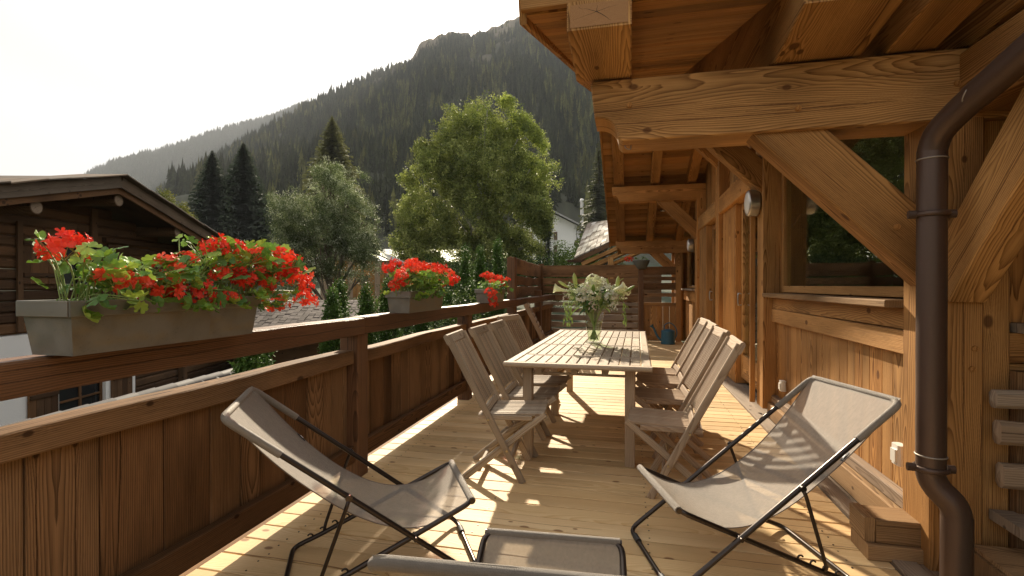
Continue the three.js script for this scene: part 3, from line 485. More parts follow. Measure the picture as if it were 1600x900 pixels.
// ---------------------------------------------------------------- folding teak chairs
function foldingChair(label, set) {
  const c = thing('folding_chair', label, 'chair', [0, 0, 0], 0), m = () => pick(set);
  const st = (h) => 0.18 - 0.5 * h / 0.95, up = V(1, 0.5, 0), hw = 0.215;
  for (const s of [-1, 1]) { strut('stile', c, m(), [st(0), 0.002, s * hw], [st(0.955), 0.955, s * hw], 0.044, 0.026, up, { ch: 0.006 }); strut('rear_leg', c, m(), [-0.225, 0.003, s * (hw - 0.034)], [0.325, 0.452, s * (hw - 0.034)], 0.044, 0.026, V(-0.5, 1, 0), { ch: 0.008 }); }
  strut('top_rail', c, m(), [st(0.935) - 0.012, 0.935, -hw - 0.018], [st(0.935) - 0.012, 0.935, hw + 0.018], 0.075, 0.03, V(-0.5, 1, 0), { ch: 0.01 });
  strut('back_rail', c, m(), [st(0.47), 0.47, -hw + 0.014], [st(0.47), 0.47, hw - 0.014], 0.045, 0.02, V(-0.5, 1, 0));
  const g = beamGeo(0.455, 0.01, 0.023, { ch: 0.003 }), n = 9;
  for (let i = 0; i < n; i++) { const z = -hw + 0.034 + i * (2 * hw - 0.068) / (n - 1); strut('back_slat', c, m(), [st(0.485), 0.485, z], [st(0.93), 0.93, z], g, 0, up); }
  const sg = beamGeo(0.44, 0.018, 0.025, { ch: 0.003 });
  for (let i = 0; i < 11; i++) part('seat_slat', sg, m(), c, [0.1, 0.442 + rr(-0.001, 0.001) - 0.004 * Math.sin(i / 10 * Math.PI), -0.18 + i * 0.036], [0, 0, 0.03]);
  timber('seat_rail', c, m(), [-0.09, 0.405, -0.19], [-0.05, 0.43, 0.19], 'z'); timber('seat_rail', c, m(), [0.27, 0.415, -0.175], [0.305, 0.435, 0.175], 'z');
  for (const s of [-1, 1]) timber('seat_side', c, m(), [-0.12, 0.408, s * 0.196 - 0.008], [0.24, 0.44, s * 0.196 + 0.008], 'x');
  timber('stretcher', c, m(), [-0.135, 0.045, -0.17], [-0.11, 0.085, 0.17], 'z'); timber('stretcher', c, m(), [0.09, 0.135, -0.2], [0.113, 0.175, 0.2], 'z');
  const bolt = new THREE.CylinderGeometry(0.007, 0.007, 0.49, 8); part('pivot_rod', bolt, plain(0.5, 0.4, 0.22, 0.4, 0.9), c, [st(0.195) + 0.0, 0.215, 0], [Math.PI / 2, 0, 0]);
  part('pivot_rod', bolt, plain(0.5, 0.4, 0.22, 0.4, 0.9), c, [st(0.43), 0.415, 0], [Math.PI / 2, 0, 0]);
  return c;
}
{
  const c1 = foldingChair('nearest grey folding chair on the railing side of the table', M.teak); c1.position.set(-0.88, 0, -3.4); c1.rotation.y = 0.1;
  dup(c1, [-0.87, 0, -3.93], 0.02, 'second folding chair from the front on the railing side of the table');
  dup(c1, [-0.86, 0, -4.47], 0.03, 'third folding chair from the front on the railing side, nearest the vase');
  const c4 = foldingChair('reddish folding chair turned askew, fourth on the railing side', M.teakred); c4.position.set(-0.98, 0, -5.3); c4.rotation.y = -0.25;
  const r1 = foldingChair('nearest folding chair on the chalet side of the table', M.teakred); r1.position.set(0.32, 0, -3.36); r1.rotation.y = Math.PI - 0.06;
  dup(r1, [0.36, 0, -4.1], Math.PI + 0.03, 'second folding chair from the front on the chalet side of the table');
  dup(r1, [0.39, 0, -4.72], Math.PI - 0.02, 'third folding chair from the front on the chalet side of the table');
  dup(r1, [0.4, 0, -5.2], Math.PI + 0.04, 'farthest folding chair on the chalet side of the table');
  const b = thing('reclining_bench', 'brown wooden seat with a leaning back in the far left corner', 'seat', [-1.35, 0, -8.3], 0.15);
  for (const z of [-0.28, 0.28]) { strut('stile', b, M.teakred[0], [0.1, 0.1, z], [-0.35, 1.0, z], 0.06, 0.03, V(1, 0.5, 0)); timber('leg', b, M.teakred[1], [0.5, 0.002, z - 0.025], [0.55, 0.42, z + 0.025], 'y'); timber('leg', b, M.teakred[1], [0.0, 0.002, z - 0.06], [0.05, 0.38, z - 0.031], 'y'); timber('seat_side', b, M.teakred[0], [-0.05, 0.385, z - 0.025], [0.6, 0.42, z + 0.025], 'x'); }
  for (let i = 0; i < 9; i++) timber('seat_slat', b, pick(M.teakred), [0.02 + i * 0.065, 0.422, -0.32], [0.075 + i * 0.065, 0.44, 0.32], 'z');
  for (let i = 0; i < 7; i++) { const h = 0.5 + i * 0.078; strut('back_slat', b, pick(M.teakred), [0.15 - 0.5 * h + 0.035, h, -0.262], [0.15 - 0.5 * h + 0.035, h, 0.262], 0.055, 0.016, V(-0.5, 1, 0)); }
}
// ---------------------------------------------------------------- steel tube deckchairs with a mesh sling
function rounded(pts, r, steps = 7) {                              // polyline with arcs at its corners
  const P = pts.map((p) => V(...p)), out = [P[0]];
  for (let i = 1; i + 1 < P.length; i++) { const a = P[i - 1].clone().sub(P[i]).normalize().multiplyScalar(r).add(P[i]), b = P[i + 1].clone().sub(P[i]).normalize().multiplyScalar(r).add(P[i]); for (let k = 0; k <= steps; k++) { const t = k / steps; out.push(a.clone().multiplyScalar((1 - t) ** 2).addScaledVector(P[i], 2 * t * (1 - t)).addScaledVector(b, t * t)); } }
  out.push(P[P.length - 1]); const c = new THREE.CurvePath(); for (let i = 1; i < out.length; i++) c.add(new THREE.LineCurve3(out[i - 1], out[i])); return c;
}
const pipeOn = (c, r, n, rad = 12) => { // evenly refined along the path
  const pts = c.curves.map((k) => k.v1).concat([c.curves[c.curves.length - 1].v2]); const dense = []; for (let i = 0; i + 1 < pts.length; i++) { const L = pts[i].distanceTo(pts[i + 1]), m = Math.max(1, Math.round(L / 0.12)); for (let k = 0; k < m; k++) dense.push(pts[i].clone().lerp(pts[i + 1], k / m)); } dense.push(pts[pts.length - 1]);
  return new THREE.TubeGeometry(new THREE.CatmullRomCurve3(dense, false, 'centripetal'), dense.length * 3, r, rad, false); };
const M_tube = plain(0.055, 0.044, 0.038, 0.32, 0.85);
const M_sling = (() => {
  const W = 256, d = new Uint8Array(W * W * 4), b = new Uint8Array(W * W * 4);
  for (let j = 0; j < W; j++) for (let i = 0; i < W; i++) { const wv = 0.5 + 0.5 * Math.sin(i / W * 2 * Math.PI * 32) * Math.sin(j / W * 2 * Math.PI * 32), n = 0.9 + 0.16 * fbm(i / 24, j / 24, 61, 3), k = (j * W + i) * 4, c = (0.7 + 0.4 * wv) * n; d.set([toS(0.325 * c), toS(0.275 * c), toS(0.22 * c), 255], k); const h = Math.round(255 * wv); b.set([h, h, h, 255], k); }
  const map = tex(d, W, W, true), bump = tex(b, W, W, false); for (const t of [map, bump]) t.repeat.set(5, 9);
  return new THREE.MeshPhysicalMaterial({ map, bumpMap: bump, bumpScale: 0.0012, roughness: 0.62, side: THREE.DoubleSide, transparent: true, opacity: 0.78, sheen: 0.3, sheenColor: lin(0.5, 0.42, 0.35), sheenRoughness: 0.5 });
})();
const M_pocket = M_sling.clone(); M_pocket.transparent = false; M_pocket.opacity = 1;
const M_hem = plain(0.17, 0.13, 0.1, 0.7);
function deckchair(label, pos, turn, { top = [-0.806, 0.8], front = [0.162, 0.35], gA = 0.2, rB = -0.6, c = [-0.2, 0.045] } = {}, tag = true) {
  const t = thing('deckchair', label, 'deckchair', pos, turn), w = 0.285, w2 = 0.257, r = 0.0115;
  const A = (k) => [top[0] + (gA - top[0]) * k, top[1] + (0.012 - top[1]) * k], B = (k) => [front[0] + (rB - front[0]) * k, front[1] + (0.012 - front[1]) * k];
  const end = (p, s) => [p[0], p[1], s];
  part('back_frame', pipeOn(rounded([end(top, w - 0.03), end(top, w), end(A(1), w), end(A(1), -w), end(top, -w), end(top, -w + 0.03)], 0.05), r), M_tube, t);
  part('seat_frame', pipeOn(rounded([end(front, w2 - 0.03), end(front, w2), end(B(0.86), w2), [rB - 0.02, 0.013, w2], [rB - 0.02, 0.013, -w2], end(B(0.86), -w2), end(front, -w2), end(front, -w2 + 0.03)], 0.05), r), M_tube, t);
  for (const [p, n] of [[top, 'head_bar'], [front, 'foot_bar']]) part(n, new THREE.CylinderGeometry(r, r, 2 * w2, 10), M_tube, t, [p[0], p[1], 0], [Math.PI / 2, 0, 0]);
  for (const s of [-1, 1]) {
    const q = s * (w + 0.022), h = A(0.45), f = B(0.84);
    part('prop', pipeOn(rounded([end(h, s * (w + 0.004)), [h[0] - 0.006, h[1] - 0.02, q], [f[0] + 0.004, f[1] + 0.03, s * (w2 + 0.022)], [f[0], f[1] + 0.005, s * w2]], 0.015), 0.008), M_tube, t);
    const rivet = part('rivet', new THREE.CylinderGeometry(0.014, 0.014, 0.014, 12), M_tube, t, [h[0], h[1], s * (w + 0.013)], [Math.PI / 2, 0, 0]);
    const x = (gA - top[0]), kx = ((A(0)[1] - B(0)[1]) * (rB - front[0]) - (top[0] - front[0]) * (0.012 - front[1])) / ((x) * (0.012 - front[1]) - (0.012 - top[1]) * (rB - front[0])), X = A(kx); part('rivet', new THREE.CylinderGeometry(0.01, 0.01, w - w2 + 0.03, 10), M_tube, t, [X[0], X[1], s * (w + w2) / 2], [Math.PI / 2, 0, 0]);
    const rack = sub('rack', t); for (let i = 0; i < 4; i++) { const b = B(0.7 + i * 0.075); part('notch', new THREE.TorusGeometry(0.012, 0.0042, 6, 12, Math.PI * 1.0), M_tube, rack, [b[0], b[1] + 0.018, s * w2], [0, 0, -0.4]); }
    part('end_cap', new THREE.CylinderGeometry(0.015, 0.015, 0.06, 12), plain(0.03, 0.03, 0.03, 0.6), t, [A(1)[0], 0.0155, s * 0.18], [Math.PI / 2, 0, 0]);
  }
  // sling hung between the two bars
  const nU = 26, nV = 8, P = [], UV = [], I = [], hw = 0.25, wide = (k) => hw + 0.03 * Math.max(0, 1 - k / 0.3);
  for (let i = 0; i <= nU; i++) for (let j = 0; j <= nV; j++) {
    const k = i / nU, v = j / nV * 2 - 1, a = (1 - k) ** 2, b = 2 * k * (1 - k), e = k * k, pinch = 1 - 0.045 * Math.sin(k * Math.PI), dip = 0.012 * Math.sin(k * Math.PI) * (1 - v * v);
    P.push(a * top[0] + b * c[0] + e * front[0] - dip * 0.4, a * top[1] + b * c[1] + e * front[1] - dip + 0.014 * (1 - Math.sin(k * Math.PI)) + 0.003 * noise(k * 7, v * 3, 5) + 0.004 * Math.pow(k, 3) * noise(v * 5, k * 2, 9), v * wide(k) * pinch); UV.push(j / nV * 1, k);
  }
  for (let i = 0; i < nU; i++) for (let j = 0; j < nV; j++) { const q = i * (nV + 1) + j; I.push(q, q + 1, q + nV + 1, q + 1, q + nV + 2, q + nV + 1); }
  const g = new THREE.BufferGeometry(); g.setAttribute('position', new THREE.Float32BufferAttribute(P, 3)); g.setAttribute('uv', new THREE.Float32BufferAttribute(UV, 2)); g.setIndex(I); g.computeVertexNormals();
  const sl = part('sling', g, M_sling, t);
  part('sleeve', new THREE.CylinderGeometry(0.0165, 0.0165, 2 * hw, 16), M_pocket, sl, [front[0], front[1], 0], [Math.PI / 2, 0, 0]);
  part('sleeve', pipeOn(rounded([end(A(0.2), w), end(top, w), end(top, -w), end(A(0.2), -w)], 0.05), 0.0155), M_pocket, sl);
  const edge = (j) => { const pts = []; for (let i = 1; i < nU; i += 1) { const q = (i * (nV + 1) + j) * 3; pts.push([P[q], P[q + 1], P[q + 2]]); } return tube(pts, 0.0026, 40, 5); };
  part('hem', edge(0), M_hem, sl); part('hem', edge(nV), M_hem, sl);
  if (tag) { const q = (5 * (nV + 1) + 0) * 3; const l = part('care_label', bx(0.05, 0.002, 0.014), plain(0.02, 0.02, 0.02, 0.6), sl, [P[q], P[q + 1] + 0.004, P[q + 2] + 0.012], [0, 0, -0.85]); part('label_print', bx(0.018, 0.001, 0.006), plain(0.8, 0.8, 0.8, 0.6), sl, [P[q] + 0.003, P[q + 1] + 0.006, P[q + 2] + 0.012], [0, 0, -0.85]); }
  return t;
}
deckchair('taupe mesh deckchair with black tube frame against the railing', [-0.94, 0, -2.232], 0.535);
deckchair('taupe mesh deckchair with black tube frame in front of the chalet wall', [0.285, 0, -2.494], 3.446);
deckchair('taupe mesh deckchair at the bottom edge, facing away between the other two', [-0.27, 0, -1.70], 1.64, { top: [-0.79, 0.755] }, false);

// ---------------------------------------------------------------- watering can
{
  const w = thing('watering_can', 'blue watering can on the deck beside the gate', 'watering can', [0.845, 0, -11.6], 0);
  const bl = plain(0.035, 0.125, 0.19, 0.35, 0.1);
  part('body', new THREE.LatheGeometry([[0, 0], [0.15, 0], [0.158, 0.01], [0.152, 0.03], [0.148, 0.27], [0.153, 0.285], [0.14, 0.3], [0.06, 0.33], [0.055, 0.325], [0.0, 0.31]].map((p) => new THREE.Vector2(...p)), 32), bl, w);
  part('spout', tube([[-0.14, 0.07, 0], [-0.23, 0.17, 0], [-0.3, 0.33, 0], [-0.33, 0.37, 0]], 0.024, 16, 10), bl, w);
  part('rose', new THREE.CylinderGeometry(0.05, 0.026, 0.05, 16), bl, w, [-0.345, 0.39, 0], [0, 0, 0.6]);
  part('handle', tube([[-0.08, 0.31, 0], [-0.07, 0.42, 0], [0.04, 0.47, 0], [0.15, 0.38, 0], [0.19, 0.24, 0], [0.148, 0.12, 0]], 0.012, 24, 8), bl, w);
}

// ---------------------------------------------------------------- leaves and flowers
const leafMat = (r, g, b, t = 0.4, rough = 0.55) => new THREE.MeshPhysicalMaterial({ color: lin(r, g, b), roughness: rough, transmission: t, thickness: 0, side: THREE.DoubleSide, specularIntensity: 0.4 });
const M_ger = [leafMat(0.25, 0.42, 0.06, 0.42, 0.6), leafMat(0.16, 0.31, 0.055, 0.4, 0.6), leafMat(0.36, 0.50, 0.085, 0.48, 0.6), leafMat(0.11, 0.22, 0.055, 0.3, 0.6)];
const M_petal = [leafMat(0.86, 0.075, 0.03, 0.4, 0.6), leafMat(0.8, 0.05, 0.022, 0.36, 0.6), leafMat(0.9, 0.13, 0.06, 0.42, 0.6)];
const M_stem = plain(0.2, 0.27, 0.07, 0.6);
function lobedLeaf(lobes, cup, s) {                               // a scalloped, slightly cupped blade of radius 1 with its stalk at the origin
  const n = lobes * 4, P = [], I = [];
  P.push(0, -0.06, 0);
  for (let i = 0; i <= n; i++) { const a = 0.32 + (i / n) * (2 * Math.PI - 0.64), ph = (i / n) * lobes, f = ph - Math.floor(ph), r = 0.8 + 0.22 * Math.sin(f * Math.PI) + 0.07 * (hash2(i, s, 3) - 0.5); for (const q of [0.55, 1]) P.push(Math.cos(a) * r * q + 0.1, cup * (q * q) * (0.28 + 0.12 * Math.sin(ph * 2 * Math.PI + s)) + (q === 1 ? 0.07 * (hash2(i, s, 9) - 0.5) : 0), Math.sin(a) * r * q); }
  for (let i = 0; i < n; i++) { const k = 1 + i * 2; I.push(0, k + 2, k, k, k + 2, k + 1, k + 1, k + 2, k + 3); }
  const g = new THREE.BufferGeometry(); g.setAttribute('position', new THREE.Float32BufferAttribute(P, 3)); g.setIndex(I); g.computeVertexNormals(); return g;
}
const LEAVES = [lobedLeaf(6, 1, 1), lobedLeaf(5, 0.5, 2), lobedLeaf(7, -0.5, 3), lobedLeaf(6, 1.5, 4)];
function petal(l, w) { const P = [0, 0, 0, l * 0.4, 0.02 * l, -w * 0.4, l * 0.4, 0.02 * l, w * 0.4, l * 0.8, 0.1 * l, -w * 0.5, l * 0.8, 0.1 * l, w * 0.5, l, 0.02 * l, 0], g = new THREE.BufferGeometry(); g.setAttribute('position', new THREE.Float32BufferAttribute(P, 3)); g.setIndex([0, 2, 1, 1, 2, 4, 1, 4, 3, 3, 4, 5]); return g; }
function floret(n, l, w, tilt) { const l2 = []; for (let i = 0; i < n; i++) l2.push(place(petal(l * rr(0.85, 1.1), w), [0, 0, 0], [rr(-0.25, 0.25), i / n * 6.283 + rr(-0.2, 0.2), tilt + rr(-0.25, 0.2)])); return merge(l2); }
function umbel(n, R, fl, fw) {                                    // a loose ball of five-petalled florets, unit metres
  const out = [], stalks = [];
  for (let i = 0; i < n; i++) {
    const y = rr(-0.35, 1), a = i * 2.4 + rr(-0.3, 0.3), q = Math.sqrt(Math.max(0, 1 - y * y)), r = R * rr(0.72, 1.08), d = V(Math.cos(a) * q, y, Math.sin(a) * q), g = floret(5, fl, fw, 0.35);
    g.applyQuaternion(new THREE.Quaternion().setFromUnitVectors(V(0, 1, 0), d.clone().add(V(rr(-0.3, 0.3), rr(-0.3, 0.3), rr(-0.3, 0.3))).normalize())); g.translate(d.x * r, d.y * r * 0.8, d.z * r); out.push(g);
    if (i % 3 === 0) stalks.push(tube([[0, -R * 0.5, 0], [d.x * r * 0.6, d.y * r * 0.4, d.z * r * 0.6], [d.x * r, d.y * r * 0.8, d.z * r]], 0.0012, 4, 4));
  }
  const g = merge(out); g.computeVertexNormals(); return { head: g, stalks: merge(stalks) };
}
const UMBELS = [umbel(17, 0.058, 0.025, 0.015), umbel(20, 0.062, 0.025, 0.014), umbel(14, 0.052, 0.026, 0.016)];
function trough(label, x, y, z, L, turn = 0, group) {              // zinc box with flared sides and a folded rim band
  const t = thing('flower_box', label, 'flower box', [x, y, z], turn, group), h = 0.165, b = 0.082, w = 0.105;
  const zinc = M_zinc;
  const side = (name, pts) => { const g = new THREE.BufferGeometry(), [A, B, C, D] = pts.map((p) => V(...p)), N = 6, P = [], UV = [], I = []; for (let i = 0; i <= N; i++) for (let j = 0; j <= 2; j++) { const p = A.clone().lerp(B, i / N).lerp(D.clone().lerp(C, i / N), j / 2); P.push(p.x, p.y, p.z); UV.push(A.distanceTo(B) * i / N * 2, j * 0.16 + A.x * 3); } for (let i = 0; i < N; i++) for (let j = 0; j < 2; j++) { const k = i * 3 + j; I.push(k, k + 3, k + 1, k + 1, k + 3, k + 4); } g.setAttribute('position', new THREE.Float32BufferAttribute(P, 3)); g.setAttribute('uv', new THREE.Float32BufferAttribute(UV, 2)); g.setIndex(I); g.computeVertexNormals(); return part(name, g, zinc, t); };
  const l = L / 2, l2 = l + 0.02, d = 0.004, yr = h - 0.045;
  side('front_panel', [[b, 0, l], [b, 0, -l], [w - d, h, -l2], [w - d, h, l2]]); side('back_panel', [[-b, 0, -l], [-b, 0, l], [-w + d, h, l2], [-w + d, h, -l2]]);
  side('end_panel', [[-b, 0, l], [b, 0, l], [w - d, h, l2], [-w + d, h, l2]]); side('end_panel', [[b, 0, -l], [-b, 0, -l], [-w + d, h, -l2], [w - d, h, -l2]]);
  side('base', [[-b, 0, -l], [b, 0, -l], [b, 0, l], [-b, 0, l]]);
  for (const s of [-1, 1]) { timber('rim_band', t, zinc, [s * w - 0.0035, yr, -l2 - 0.006], [s * w + 0.0035, h + 0.004, l2 + 0.006], 'z', { ch: 0.002 }); timber('rim_band', t, zinc, [-w + 0.004, yr, s * (l2 + 0.006) - 0.003], [w - 0.004, h + 0.004, s * (l2 + 0.006) + 0.003], 'x', { ch: 0.002 }); }
  part('soil', bx(2 * w - 0.03, 0.02, L), plain(0.04, 0.028, 0.018, 1), t, [0, h - 0.045, 0]);
  return t;
}
const M_zinc = (() => { const W = 512, d = new Uint8Array(W * W * 4), r = new Uint8Array(W * W * 4); for (let j = 0; j < W; j++) for (let i = 0; i < W; i++) { const n = fbm(i / 60, j / 60, 91, 5), sp = noise(i / 5, j / 5, 17) > 0.72 ? -0.12 : 0, v = 0.175 * (1 + 0.32 * n + sp), o = Math.max(0, fbm(i / 90, j / 40, 55, 4)) * 0.6; const k = (j * W + i) * 4; d.set([toS(v * (1 + o * 0.3)), toS(v * (0.93 - o * 0.02)), toS(v * (0.78 - o * 0.4)), 255], k); const q = 120 + Math.round(80 * (0.5 + n)); r.set([q, q, q, 255], k); } return new THREE.MeshStandardMaterial({ map: tex(d, W, W, true), roughnessMap: tex(r, W, W, false), roughness: 0.8, metalness: 0.35, side: THREE.DoubleSide }); })();
function geranium(label, base, group, leaves, heads, half, big, reach = [-half * 0.98, half * 0.95]) {   // leaves: count; heads: [x, y, z] above the soil, box coordinates
  const t = thing('geranium', label, 'geranium', base, 0, group), stems = [];
  const stalk = (a, b, r) => { const m = [(a[0] * 0.6 + b[0] * 0.4) + rr(-0.02, 0.02), a[1] * 0.4 + b[1] * 0.6 + 0.03, a[2] * 0.6 + b[2] * 0.4 + rr(-0.02, 0.02)]; stems.push(tube([a, m, b], r, 6, 5)); };
  const root = (z) => [rr(-0.05, 0.05), 0, Math.max(-half, Math.min(half, z))];
  for (let i = 0; i < leaves; i++) {
    const z = rr(...reach), k = rnd(), prof = big(z), y = 0.02 + prof * Math.pow(k, 0.8), spread = 0.06 + 0.1 * Math.sin(k * 2.6), x = rr(-1, 1) * spread + 0.02, s = rr(0.019, 0.039);
    const p = [x + (k < 0.25 ? (x > 0 ? 0.06 : -0.06) : 0), y - (k < 0.25 ? 0.03 : 0), z + rr(-0.06, 0.06)];
    const m = part('leaf', pick(LEAVES), pick(M_ger), t, p, [0, 0, 0]); m.scale.setScalar(s);
    m.rotation.set(rr(-0.9, 0.9) + p[2] * 0.2, rr(0, 6.28), rr(-0.9, 0.9) - p[0] * 3); if (i % 2 === 0) stalk(root(z + rr(-0.08, 0.08)), p, 0.0022);
  }
  heads.forEach(([x, y, z, s = 1], i) => { const u = UMBELS[i % 3], f = part('flower_head', u.head, M_petal[(i * 7) % 3], t, [x, y, z], [rr(-0.5, 0.5), rr(0, 6), rr(-0.5, 0.5)]); f.scale.setScalar(s * 0.94); part('flower_stalks', u.stalks, M_stem, f); stalk(root(z * 0.8), [x, y - 0.02, z], 0.0028); });
  part('stems', merge(stems), M_stem, t, [0, 0, 0]).userData.kind = 'stuff';
  return t;
}
{
  const G1 = 'zinc flower boxes on the railing', G2 = 'red geraniums on the railing';
  trough('large zinc flower box nearest the camera on the railing', -1.725, 1.085, -1.54, 0.74);
  const h1 = [[0.03, 0.20, 0.36, 1.10], [0.03, 0.23, 0.34, 0.80], [0.10, 0.12, 0.26, 1.05], [-0.01, 0.07, 0.01, 1.10], [0.07, 0.05, -0.03, 1.10], [0.06, 0.13, 0.01, 0.80], [-0.01, 0.20, -0.12, 0.70], [0.10, 0.25, -0.14, 0.90], [0.03, 0.22, -0.31, 0.90], [0.02, 0.26, -0.37, 0.70], [-0.01, 0.21, -0.51, 1.00], [-0.01, 0.26, -0.57, 0.80], [-0.01, 0.16, -0.67, 1.10], [0.03, 0.21, -0.70, 0.90], [0.03, 0.15, -0.79, 1.00], [0.03, 0.10, -0.44, 1.00], [-0.01, 0.02, -0.47, 0.85], [0.07, -0.00, -0.55, 1.00], [0.07, 0.02, -0.77, 1.00], [0.03, 0.12, -0.76, 0.90], [0.07, 0.09, -0.52, 0.80], [0.10, 0.14, -0.17, 0.70], [0.07, 0.15, -0.28, 0.80], [0.10, 0.14, -0.41, 0.90], [-0.01, 0.26, -0.69, 0.70], [-0.02, 0.08, -0.90, 0.70], [0.08, 0.2, -0.46, 1], [0.1, 0.23, -0.56, 1], [0.1, 0.17, -0.6, 1], [0.09, 0.24, -0.38, 0.9], [0.11, 0.12, -0.62, 1], [0.08, 0.26, -0.26, 0.8], [0.1, 0.1, 0.2, 0.9], [0.12, 0.08, 0.1, 1], [0.1, 0.06, -0.1, 0.9], [0.1, 0.17, 0.06, 0.9], [0.11, 0.04, -0.2, 0.8], [0.1, 0.12, -0.3, 0.9]];
  geranium('red geranium with big lobed leaves trailing from the nearest flower box', [-1.725, 1.205, -1.54], G2, 350, h1, 0.37, (z) => (z > 0.28 ? 0.22 : z > 0.05 ? 0.17 : z > -0.08 ? 0.16 : 0.27), [-0.62, 0.35]).userData.group = undefined;
  trough('middle zinc flower box on the railing, nearest the second post', -1.735, 1.085, -3.91, 0.68);
  const h2 = []; for (let i = 0; i < 34; i++) { const z = rr(-0.62, 0.58); h2.push([rr(-0.1, 0.16), 0.1 + 0.19 * Math.cos(z * 2.1) * rr(0.5, 1.05), z, rr(0.7, 0.95)]); }
  h2.push([0.02, 0.1, 0.44, 1], [0.06, 0.13, 0.42, 0.9], [0.05, 0.15, -0.46, 0.9]);
  geranium('bushy red geranium in the middle flower box with yellow green leaves', [-1.735, 1.205, -3.91], G2, 260, h2, 0.36, () => 0.19).userData.group = undefined;
  trough('smallest looking farthest zinc flower box on the railing', -1.735, 1.085, -6.2, 0.66);
  const h3 = []; for (let i = 0; i < 15; i++) { const z = rr(-0.5, 0.5); h3.push([rr(-0.1, 0.12), 0.1 + 0.16 * rnd(), z, rr(0.7, 0.95)]); } h3.push([0.1, 0.02, 0.42, 1], [0.13, -0.08, 0.38, 1], [0.13, 0.0, 0.34, 0.9], [0.14, -0.14, 0.36, 0.8]);
  geranium('sparse red geranium in the farthest flower box hanging over its end', [-1.735, 1.205, -6.2], G2, 80, h3, 0.33, () => 0.12).userData.group = undefined;
}
